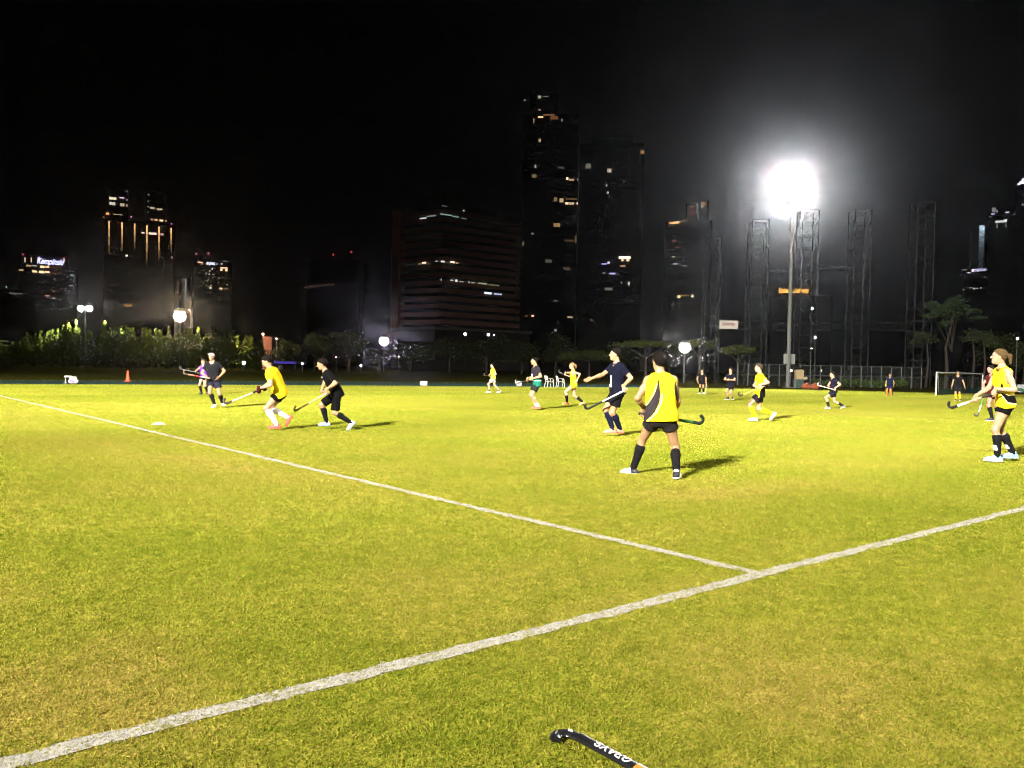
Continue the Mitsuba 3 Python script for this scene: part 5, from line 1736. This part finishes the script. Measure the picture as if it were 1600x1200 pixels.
for px in (39, 49, 59, 100):
    c = d.local(px, 406, 1)
    part(k, 'roof_light', ply(d.box(c[0], c[1], c[2], .5, .3, 2.4), emitter=glow((.7, .5, .35))))
for px, py in ((36, 397.5), (100, 403)):
    c = d.local(px, py, 1)
    part(k, 'beacon', ply(d.box(c[0], c[1], c[2], .7, .5, .7), emitter=glow(RED)))
sign_text(k, d, 'Kempinski', 58, 101, 411.5, 3.0, (1.25, 1.25, 2.1), 'glowing pale blue script sign', .45, 1.25)
tower('side_block', 'low dark block with scattered white windows right of the script sign block', 101, 121, 420, 430, DARKW, [
    (103.5, 423.2, 3, 1, (.8, .8, .78)), (108.5, 423.4, 3, 1, (.5, .5, .5)), (114, 424, 2, 1.2, (.25, .25, .25)), (112.5, 430, 5, 3.2, (.22, .24, .23)), (111, 436.5, 2, 1.2, (.2, .2, .2)), (107, 441.5, 4, 1, (.3, .3, .3)), (104, 446, 4, 1, (.35, .35, .35)), (108.5, 446.5, 3, 1.2, (.8, .8, .78)), (112.5, 446.5, 3, 1.2, (.6, .6, .6)), (115.5, 453, 3, 2.5, (.15, .15, .15)), (105, 466, 6, 1.2, (.12, .11, .1))])
tower('low_block', 'dim low block with a line of faint windows at the left edge', -30, 45, 452, 400, DARKW, [
    (22, 459, 2, 1.4, (.35, .37, .34)), (26, 458.4, 2, 1.2, (.25, .25, .25)), (32, 459, 6, 1, (.20, .2, .2)), (17, 458, 4, 1, (.25, .24, .2)), (10, 448.5, 2, 3, (.2, .3, .2)), (25, 462.5, 1.2, 1, (.3, .1, .08)), (30, 462.5, 1.2, 1, (.3, .1, .08)), (6, 533, 14, 1.4, (.10, .12, .06))])

# left: the twin towers, downlight on their piers put in as glowing steps
k, d = tower('twin_tower', 'tall pair of far towers with amber downlight put on the piers as glowing steps, left', 163, 273, 346, 520, (.009, .009, .009), [
    (176, 310, 11, 4, (.75, .66, .42)), (175.5, 318, 9, 4.6, (.55, .50, .42)), (190.5, 309, 7, 1.8, (.75, .5, .62)), (191, 320, 7, 4.4, (.42, .32, .22)), (198.2, 299, 1.4, 1.4, (.6, .55, .5)), (198.2, 312, 1.4, 2, (.5, .45, .4)), (198.2, 321, 1.6, 3.6, (.5, .4, .35)), (168, 334, 5, 3.6, (.9, .38, .14)), (162, 339, 1.6, 3, (.35, .12, .08)),
    (184, 335.2, 14, 1.0, (.45, .36, .22)), (232, 304, 2, 1.6, (.4, .38, .35)), (231.6, 314.6, 2, 2, (.18, .17, .15)), (231.6, 323, 2, 1.2, (.4, .38, .35)), (231.6, 331.5, 2, 1.6, (.15, .14, .12)), (238, 325, 7, 3, (.40, .33, .24)), (248, 327, 6, 3, (.40, .34, .20)), (252.5, 327, 2, 1.6, (.9, .8, .5)),
    (237.5, 343, 4, 2.6, (.45, .2, .12)), (244, 343.6, 5, 3, (.6, .32, .16)), (252, 344.6, 6, 2.8, (1.0, .7, .42)), (259.5, 345, 3, 2.4, (.4, .22, .12)), (223.5, 363.6, 5, 2, (.8, .62, .55)), (238.5, 365, 12, 3.2, (1.0, .75, .6)), (253, 366.2, 5, 3, (.55, .32, .26)), (198, 399.4, 3.6, 2.6, (1.0, .85, .7)), (172.5, 396.6, 3, 1, (.12, .1, .08)),
    (157, 427.6, 3, 1, (.15, .13, .12)), (166, 445.5, 4, 1, (.2, .08, .07)), (174.5, 444.5, 3, 1.4, (.16, .12, .12)), (166, 451, 3, 1, (.2, .08, .07)), (200, 477.5, 12, 3.6, (.45, .2, .06))],
    roofs=[(168, 200, 296), (228, 258, 300)])
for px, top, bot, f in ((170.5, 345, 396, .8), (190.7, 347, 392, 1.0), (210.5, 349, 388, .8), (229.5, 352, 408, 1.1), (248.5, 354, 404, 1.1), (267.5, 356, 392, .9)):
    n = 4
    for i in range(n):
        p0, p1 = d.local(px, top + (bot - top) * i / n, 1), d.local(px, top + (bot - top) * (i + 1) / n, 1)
        g_ = f * (1.0, .62, .30, .10)[i]  # falloff of the downlight on each pier, put into stepped emission
        part(k, 'pier_glow', ply(d.box(p0[0], p0[1], (p0[2] + p1[2]) / 2, .85, .4, p0[2] - p1[2] - .2), emitter=glow((1.05 * g_, .58 * g_, .24 * g_))))
for px, py in ((205, 339), (268, 349.5), (268.5, 403)):
    c = d.local(px, py, 1)
    part(k, 'beacon', ply(d.box(c[0], c[1], c[2], .7, .5, .7), emitter=glow((.9, .3, .6))))

# third block, with a small white sign
k, d = tower('mid_block', 'far dark block with a small white roof sign and scattered windows, above the warm floodlight', 303, 362, 408, 450, DARKW, [
    (313, 410, 8, 1.6, (1.0, .7, .5)), (315, 412.5, 5, 2, (.35, .12, .05)), (338.6, 412.6, 1.6, 1.6, (.8, .7, .65)), (346.4, 412.2, 2, 1.8, (.9, .85, .8)), (350, 418.6, 11, 1.6, (1.4, .9, .5)), (346, 421.6, 3, 3.4, (1.3, .8, .45)), (353.5, 422, 3.4, 3.4, (1.3, .8, .45)), (352, 408, 7, .8, (.3, .3, .3)),
    (331.6, 420, 2, 3, (.5, .35, .32)), (327.6, 423.2, 1.8, 1.8, (.6, .5, .45)), (322, 428, 1.6, 1.4, (.5, .35, .3)), (327, 428.4, 1.6, 1.8, (.7, .6, .5)), (333.4, 428.6, 4, 1, (.4, .22, .2)), (332.4, 434, 2, 1.6, (.15, .15, .15)), (328.8, 449.6, 2.8, 2.4, (1.1, .9, .7)), (345, 450.8, 4.4, 2.4, (1.0, .65, .4)), (354, 451, 6, 1.2, (.35, .16, .06)), (334, 468, 1.6, 1.6, (.2, .13, .08))],
    roofs=[(306, 330, 399)])
for px, py in ((306.8, 396.4), (325.6, 396)):
    c = d.local(px, py, 1)
    part(k, 'beacon', ply(d.box(c[0], c[1], c[2], .8, .5, .8), emitter=glow((.7, .18, .22))))
sign_text(k, d, 'AVANI', 322.4, 336, 413.4, 1.6, (1.5, 1.5, 1.9), 'small white lit roof sign')
# narrow vertical strip of dots
tower('stair_block', 'slim dark block with a vertical string of white stair lights at left', 281, 297, 434, 330, DARKW, [(290, 438 + i * 5.2, 2, 3, (.55, .55, .52)) for i in range(6)] + [(281, 467, 2, 1.2, (.35, .33, .3))])
# low gatehouse behind the hedge row, reddish pillar and blue canopy
k = thing('gatehouse', 'low gatehouse with a reddish pillar and a blue lit canopy behind the bent yellow player', 'building')
c = at(419, 560, 168)
h = at(419, 526, 168)[2]
part(k, 'pillar', ply(box(c[0], 168, h / 2, 1.9, 1.9, h), mat((.12, .045, .03), .8)))
c1, c2 = at(428, 566, 166), at(462, 568, 166)
part(k, 'canopy', ply(box((c1[0] + c2[0]) / 2, 168, c1[2] + .1, c2[0] - c1[0], 4, .5), mat((.04, .04, .05), .8)))
part(k, 'light_strip', ply(box((c1[0] + c2[0]) / 2, 165.9, c1[2] - .05, c2[0] - c1[0], .1, .42), emitter=glow((.05, .035, .30))))
for x in (c1[0] + .6, c2[0] - .6):
    part(k, 'column', ply(box(x, 168, c1[2] / 2 - .1, .35, .35, c1[2] - .1), mat((.05, .05, .05), .8)))
scene['pillar_lamp'] = {'type': 'spot', 'to_world': T().look_at(origin=[c[0] - .8, 163.5, h * .95], target=[c[0], 168, h * .45], up=[0, .02, 1]), 'beam_width': 20, 'cutoff_angle': 60, 'intensity': {'type': 'rgb', 'value': [16 * K, 5.5 * K, 2.5 * K]}, 'sampling_weight': .02}
for px, py, d in ((521, 398, 600), (549, 394, 600)):
    c = at(px, py, d)
    if px == 521:
        k = thing('mast_tower', 'unlit far tower marked by two red roof lights, left of the banded block', 'building')
        w0, w1 = at(480, 404, d), at(560, 404, d)
        part(k, 'wall', ply(box((w0[0] + w1[0]) / 2, d + 14, w0[2] / 2, w1[0] - w0[0], 26, w0[2]), mat((.010, .010, .010), .9)))
    part(k, 'antenna', ply(bar((c[0], d, c[2] - 6), (c[0], d, c[2]), .12, 5), DARK_STEEL))
    part(k, 'beacon', ply(box(c[0], d - .3, c[2], 1.1, .6, 1.1), emitter=glow((.7, .05, .05))))
for px in (478, 486, 496, 508, 519):
    cc = at(px, 449 - (px - 478) * .12, 598)
    part(k, 'lit_window', ply(box(cc[0], 598, cc[2], 2.6, .2, .6), emitter=glow((.12, .06, .05))))


# centre: the banded tower block
def banded_block():
    k = thing('banded_block', 'broad banded concrete tower block, reddish lamplight put into its wall colour, at the centre', 'building')
    C, Lc, Rc = np.array([-26.6, 300.0]), np.array([-43.5, 311.0]), np.array([2.6, 322.0])
    B = Lc + Rc - C
    foot = Polygon([C, Rc, B, Lc])
    h = at(687.5, 333, 300)[2]
    z0 = at(687.5, 506, 300)[2]
    core = foot.buffer(-1.1, join_style=2)
    wallm, glass = mat((.42, .25, .20), .85, .2), mat((.03, .03, .032), .25, .5)  # reddish cast of warm street light put into the wall colour
    part(k, 'glazing', ply(prism(core, 0, h - 1), glass))
    n = 14
    step = (h - z0) / n
    ring = foot.difference(foot.buffer(-1.6, join_style=2))
    for i in range(n + 1):
        z = z0 + step * i
        part(k, 'spandrel', ply(prism(ring, z, z + step * .56), wallm))
    pod = Polygon([C + [-2, -1], Rc + [4, 0], B, Lc + [-3, 0]])
    part(k, 'podium', ply(prism(pod, 0, z0 - 2.2), mat((.05, .045, .042), .8)))
    part(k, 'podium_edge', ply(prism(pod.buffer(.6, join_style=2), z0 - 2.2, z0 - 1.2), mat((.20, .19, .17), .8)))
    # the blank stair tower at the left end
    u = (Lc - C) / np.linalg.norm(Lc - C)
    nrm = np.array([u[1], -u[0]])
    nrm = nrm if nrm[1] < 0 else -nrm
    st = Polygon([Lc - u * .2 + nrm * 1.0, Lc + u * 3.6 + nrm * 1.0, Lc + u * 3.6 - nrm * 9, Lc - u * .2 - nrm * 9])
    part(k, 'stair_tower', ply(prism(st, at(615, 462, 312)[2] - 14, at(612, 329, 312)[2]), mat((.46, .20, .15), .85)))  # same street light cast, painted redder on this wall
    # roof storeys
    r1 = Polygon([C + (Rc - C) * .0 + (Lc - C) * .0, C + (Rc - C) * .75, C + (Rc - C) * .75 + (Lc - C) * .8, C + (Lc - C) * .8]).buffer(-1.4, join_style=2)
    part(k, 'roof_storey', ply(prism(r1, h, h + 4.2), mat((.10, .08, .075), .85)))
    r2 = Polygon([C + (Rc - C) * .04 + (Lc - C) * .10, C + (Rc - C) * .25 + (Lc - C) * .1, C + (Rc - C) * .25 + (Lc - C) * .5, C + (Lc - C) * .5 + (Rc - C) * .04])
    part(k, 'plant_room', ply(prism(r2, h + 4.2, h + 9), mat((.09, .075, .07), .85)))
    # lit panes on the two faces
    nl = np.append(nrm, 0)
    ur = (Rc - C) / np.linalg.norm(Rc - C)
    nr = np.array([ur[1], -ur[0], 0])
    nr = nr if nr[1] < 0 else -nr
    for px, py, pw, ph, col, face_ in [(661, 341, 10, 1.6, (.55, .62, .55), 'l'), (674, 337.5, 14, 1.3, (.20, .27, .24), 'l'), (697, 335.5, 18, 1.6, (.20, .30, .26), 'r'), (712, 338.6, 10, 1.6, (.16, .24, .21), 'r'), (725, 341.5, 8, 1.4, (.09, .12, .11), 'r'),
                                       (662.5, 410.8, 6, 2.6, (1.1, .85, .6), 'l'), (656, 412.5, 4, 1.6, (.35, .2, .08), 'l'), (682, 408.2, 4, 1.6, (.3, .3, .32), 'l'), (692, 408.6, 6, 2.4, (.7, .62, .55), 'r'), (707, 409.6, 7, 2.6, (1.0, .85, .55), 'r'), (714, 411, 4, 1.4, (.5, .35, .2), 'r'),
                                       (689.5, 437, 1.4, 3, (.3, .3, .3), 'r'), (706, 438, 4, 1.6, (.5, .5, .46), 'r'), (713, 438.6, 3, 3.2, (.9, .88, .8), 'r'), (721, 440, 7, 1.6, (.24, .24, .2), 'r'), (733, 441, 2, 3, (.35, .35, .3), 'r'), (739, 441.6, 5, 2, (.26, .26, .22), 'r'), (754, 443, 14, 2, (.26, .26, .16), 'r'), (772, 445.5, 16, 1.8, (.12, .12, .05), 'r'),
                                       (762.5, 458, 11, 3, (.75, .95, 1.3), 'r'), (778, 459.6, 12, 2, (.4, .48, .7), 'r'), (724.5, 329, 2, 2, (.4, .42, .4), 'r'), (694.5, 322, 9, 1.4, (.06, .08, .07), 'r')]:
        nn, base = (nl, C + nrm * .14) if face_ == 'l' else (nr, C + nr[:2] * .14)
        p = on_plane(px, py, np.append(base, 0), nn)
        q_ = on_plane(px + pw / 2, py, np.append(base, 0), nn)
        ww = 2 * np.linalg.norm((q_ - p)[:2])
        ang = math.atan2(*((u if face_ == 'l' else ur)[::-1]))
        m = box(0, 0, 0, ww, .16, ph * p[1] / F_PX, ang)
        m.apply_translation(p)
        part(k, 'lit_window', ply(m, emitter=glow(col)))


banded_block()

# the tall dark towers right of centre
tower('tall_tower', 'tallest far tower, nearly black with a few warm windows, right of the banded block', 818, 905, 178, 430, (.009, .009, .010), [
    (843, 151.5, 5, 4, (.28, .26, .2)), (853, 150.6, 8, 1, (.2, .16, .12)), (820, 156.6, 3, 2.4, (.15, .16, .13)), (843, 171.6, 3, 2, (.3, .2, .16)), (844.6, 182.8, 8, 2, (1.2, .85, .5)), (858, 179.4, 18, 2.4, (.16, .07, .03)), (866, 184, 12, 5, (.12, .05, .02)), (834, 188.4, 1.4, 7, (.3, .18, .1)), (878, 187.6, 1.6, 4, (.2, .2, .19)),
    (843.4, 219.4, 3.6, 5, (.35, .22, .14)), (836.6, 260, 2.4, 5, (.28, .26, .22)), (834.6, 275, 7, 5, (.14, .10, .05)), (886.4, 279, 3.4, 4, (1.1, .9, .6)), (893, 281, 8, 3, (.4, .24, .14)), (902.6, 280.4, 1.2, 3, (.6, .45, .3)), (877, 262, 8, 3, (.05, .05, .04)),
    (868, 311.4, 5, 6, (.18, .11, .05)), (877.4, 313, 6, 6, (.45, .32, .18)), (885.6, 317.6, 5, 3.4, (1.0, .8, .5)), (893, 318, 8, 4, (.5, .34, .2)), (902, 317.8, 2, 4, (.8, .6, .4)), (893, 311, 18, 2, (.12, .06, .03)), (870, 351.6, 10, 6, (.24, .15, .06)), (832, 365, 3.6, 2.6, (.14, .17, .17)), (817.4, 380.6, 1.6, 6, (.22, .18, .1)), (899.6, 374, 2, 12, (.12, .07, .03)), (890, 376, 16, 3, (.05, .03, .015)),
    (857, 408, 10, 5, (.06, .06, .045)), (886, 420, 10, 4, (.06, .045, .03)), (832.4, 493.6, 4, 3, (.9, .45, .3)), (822.4, 493.8, 3, 1.2, (.3, .12, .04)), (890.5, 495.6, 8, 1.4, (.7, .5, .34)), (904, 498.4, 8, 1.6, (.7, .5, .34)), (868, 470, 6, 1.6, (.12, .12, .11)), (868, 516, 4, 4, (.16, .18, .15))],
    depth=30, roofs=[(828, 872, 146), (836, 858, 140)], cols=9)
tower('slab_tower', 'second tall dark tower with sparse pale windows, right of the tallest', 907, 1006, 224, 410, (.009, .009, .010), [
    (919, 259.6, 8, 7, (.12, .11, .085)), (952, 266.4, 7, 6, (.26, .22, .16)), (952.6, 267, 3, 4, (.5, .45, .38)), (1004, 237.6, 6, 5, (.24, .12, .04)), (947.6, 289.6, 1.6, 3, (.4, .42, .4)), (950, 301, 1.6, 3.6, (.5, .52, .48)), (975, 283, 4, 3, (.06, .06, .055)), (944, 412.4, 8, 2, (.34, .34, .75)), (951, 410.4, 4, 3, (.6, .6, .9)), (943.6, 426.6, 4, 2, (.16, .16, .2)), (957, 427.4, 9, 2.2, (.45, .45, .85)),
    (976, 402.6, 18, 4, (2.2, 1.5, 1.0)), (972.6, 406, 3, 4, (1.6, .9, .5)), (981, 406, 4, 4, (1.6, .9, .5)), (973, 415.6, 8, 1.4, (.7, .35, .2)), (951, 451.6, 12, 4, (.10, .11, .085)), (971, 441.6, 2, 3, (.2, .2, .19)), (982.4, 443, 2.4, 5, (.55, .5, .42)), (924, 500, 4, 2.4, (.2, .09, .04)), (988, 470.4, 5, 2, (.06, .06, .055))], depth=28, roofs=[(925, 990, 216)], cols=11)
tower('amber_tower', 'far stepped tower with an amber lit ledge, left of the blazing mast', 1040, 1112, 345, 380, (.011, .011, .011), [
    (1053, 348.4, 14, 2.2, (1.6, .75, .25)), (1058, 347, 8, 1.8, (1.5, .9, .4)), (1067.6, 345, 4, 1.4, (.5, .25, .12)), (1075, 343.8, 4, 1.4, (.4, .24, .15)), (1081.4, 322.8, 6, 1.6, (.75, .35, .24)), (1081, 332, 7, 3.6, (.22, .06, .04)), (1100, 319, 8, 4.6, (.28, .12, .03)), (1053.4, 376.4, 5, 2, (.35, .12, .10)), (1059, 386.4, 4, 1.8, (.4, .22, .12)), (1052.4, 401, 4, 2, (.65, .52, .36)),
    (1055.4, 412.4, 5, 1.4, (.8, .7, .68)), (1070.4, 415.6, 6, 1.4, (.5, .45, .46)), (1060.8, 463.4, 4, 4.4, (1.2, .95, .45)), (1069, 461.6, 16, 1.4, (.30, .13, .02)), (1082, 462.6, 3.4, 4, (.9, .8, .55)), (1050.8, 475.4, 2.6, 2.6, (.25, .27, .24)), (1057, 443, 3, 1.4, (.14, .14, .13)), (1051, 450, 2, 1.4, (.14, .14, .13))],
    depth=24, roofs=[(1072, 1090, 318), (1094, 1108, 314)], cols=7)
# amber lit sign on a low block behind the lattice masts
k, d = tower('sign_block', 'low dark block carrying an amber lit roof sign behind the lattice masts', 1205, 1300, 462, 300, (.011, .011, .011), [(1130, 391, 3, 3, (.12, .07, .04))][:0], depth=20)
sign_text(k, d, 'Eindec Lukahway', 1217, 1263.5, 457.6, 1.8, (1.7, .80, .12), 'amber lit lettering')
for px in (1222, 1240, 1258):
    c = d.at(px, 460, .8)
    part(k, 'sign_post', ply(bar((c[0], c[1] + .3, c[2] - 1.5), (c[0], c[1] + .3, c[2] + 1.2), .08, 5), DARK_STEEL))
# right: the crowned tower with the white truss spire, and its taller neighbour
k, d = tower('spire_tower', 'dark tower topped by a white lit truss spire near the right edge', 1508, 1556, 425, 360, (.010, .010, .011), [
    (1533, 421.6, 22, 4, (.34, .34, .50)), (1520.6, 422.6, 4.6, 4.6, (1.0, .7, .85)), (1514, 426, 5, 2, (.55, .5, .6)), (1528, 422.6, 2, 4, (.75, .75, .9)), (1507, 421.6, 8, 1.2, (.2, .18, .2)), (1538.6, 433, 3, 1.4, (.15, .15, .14)), (1517, 449.6, 6, 1, (.2, .22, .2)), (1522, 451, 3, 2, (.4, .42, .38)), (1527, 450.6, 3, 1.2, (.4, .42, .38)), (1533, 449.8, 3, 1.2, (.4, .42, .38)), (1505.6, 452.6, 3, 1.6, (.3, .3, .28)), (1501, 430, 3, 1, (.12, .12, .11))], depth=22, cols=6)
c0, c1 = d.local(1529, 352, 1), d.local(1529, 420, 1)
sw = 2.6
SPIRE = mat((.30, .34, .36), .5)
for s in (-1, 0.1, 1):
    part(k, 'spire_post', ply(d.place(bar((c0[0] + s * sw, c0[1], c1[2]), (c0[0] + s * sw, c0[1], c0[2]), .16, 6)), SPIRE))
zs = np.linspace(c1[2], c0[2], 9)
for i in range(8):
    x0, x1 = (c0[0], c0[0] + sw) if i % 2 else (c0[0] + sw, c0[0])
    part(k, 'spire_brace', ply(d.place(bar((x0, c0[1], zs[i]), (x1, c0[1], zs[i + 1]), .12, 5)), SPIRE))
    f = (.02, .03, .05, .08, .14, .26, .5, 1.0)[i]  # light on the truss put into glowing slabs, brighter towards the top
    part(k, 'spire_glow', ply(d.box(c0[0] + sw * .5, c0[1] + .5, (zs[i] + zs[i + 1]) / 2, sw * .8, .2, (zs[1] - zs[0]) * .92), emitter=glow((.50 * f, .66 * f, .80 * f))))
tower('edge_tower', 'taller dark tower with white ledges at the right edge', 1545, 1640, 335, 340, (.010, .010, .011), [
    (1553, 328, 6, 7, (.16, .15, .16)), (1551.4, 334.4, 6, 1.6, (.55, .5, .85)), (1558, 330, 2, 4, (.28, .27, .22)), (1574, 331.6, 6, 1.6, (.6, .58, .8)), (1585, 334.6, 2, 1.4, (.5, .5, .5)), (1564, 346, 18, 3, (.55, .58, .56)), (1571, 344.4, 5, 3, (.7, .72, .7)), (1558, 352, 2, 8, (.14, .15, .14)), (1572, 352, 2, 8, (.11, .12, .11)), (1547, 338.6, 3, 1.6, (.22, .2, .24)),
    (1592, 287.6, 5, 3, (.9, .85, 1.1)), (1597, 285.4, 8, 4, (1.8, 1.7, 2.0)), (1599, 281, 5, 4, (1.0, .95, 1.1)), (1598, 319.6, 3, 3, (.2, .2, .2)), (1563, 241.6, 1.4, 1.4, (.25, .05, .04))], depth=24, roofs=[(1588, 1640, 285)], cols=7)
# ------------------------------------------------------------------ the humid night air that glows round the lamps
HAZE = 0.00010
scene['haze_medium'] = {'type': 'homogeneous', 'albedo': {'type': 'rgb', 'value': [0.95, 0.95, 0.96]}, 'sigma_t': {'type': 'rgb', 'value': [HAZE, HAZE, HAZE * 1.05]}, 'phase': {'type': 'hg', 'g': 0.96}}
scene['haze'] = {'type': 'cube', 'to_world': T().translate([0, 360, 99]).scale([480, 440, 101]), 'bsdf': {'type': 'null'}, 'interior': {'type': 'ref', 'id': 'haze_medium'}}
labels['haze'] = {'kind': 'stuff', 'label': 'thin humid night air glowing round the lamps', 'category': 'haze'}
scene['camera']['medium'] = {'type': 'ref', 'id': 'haze_medium'}
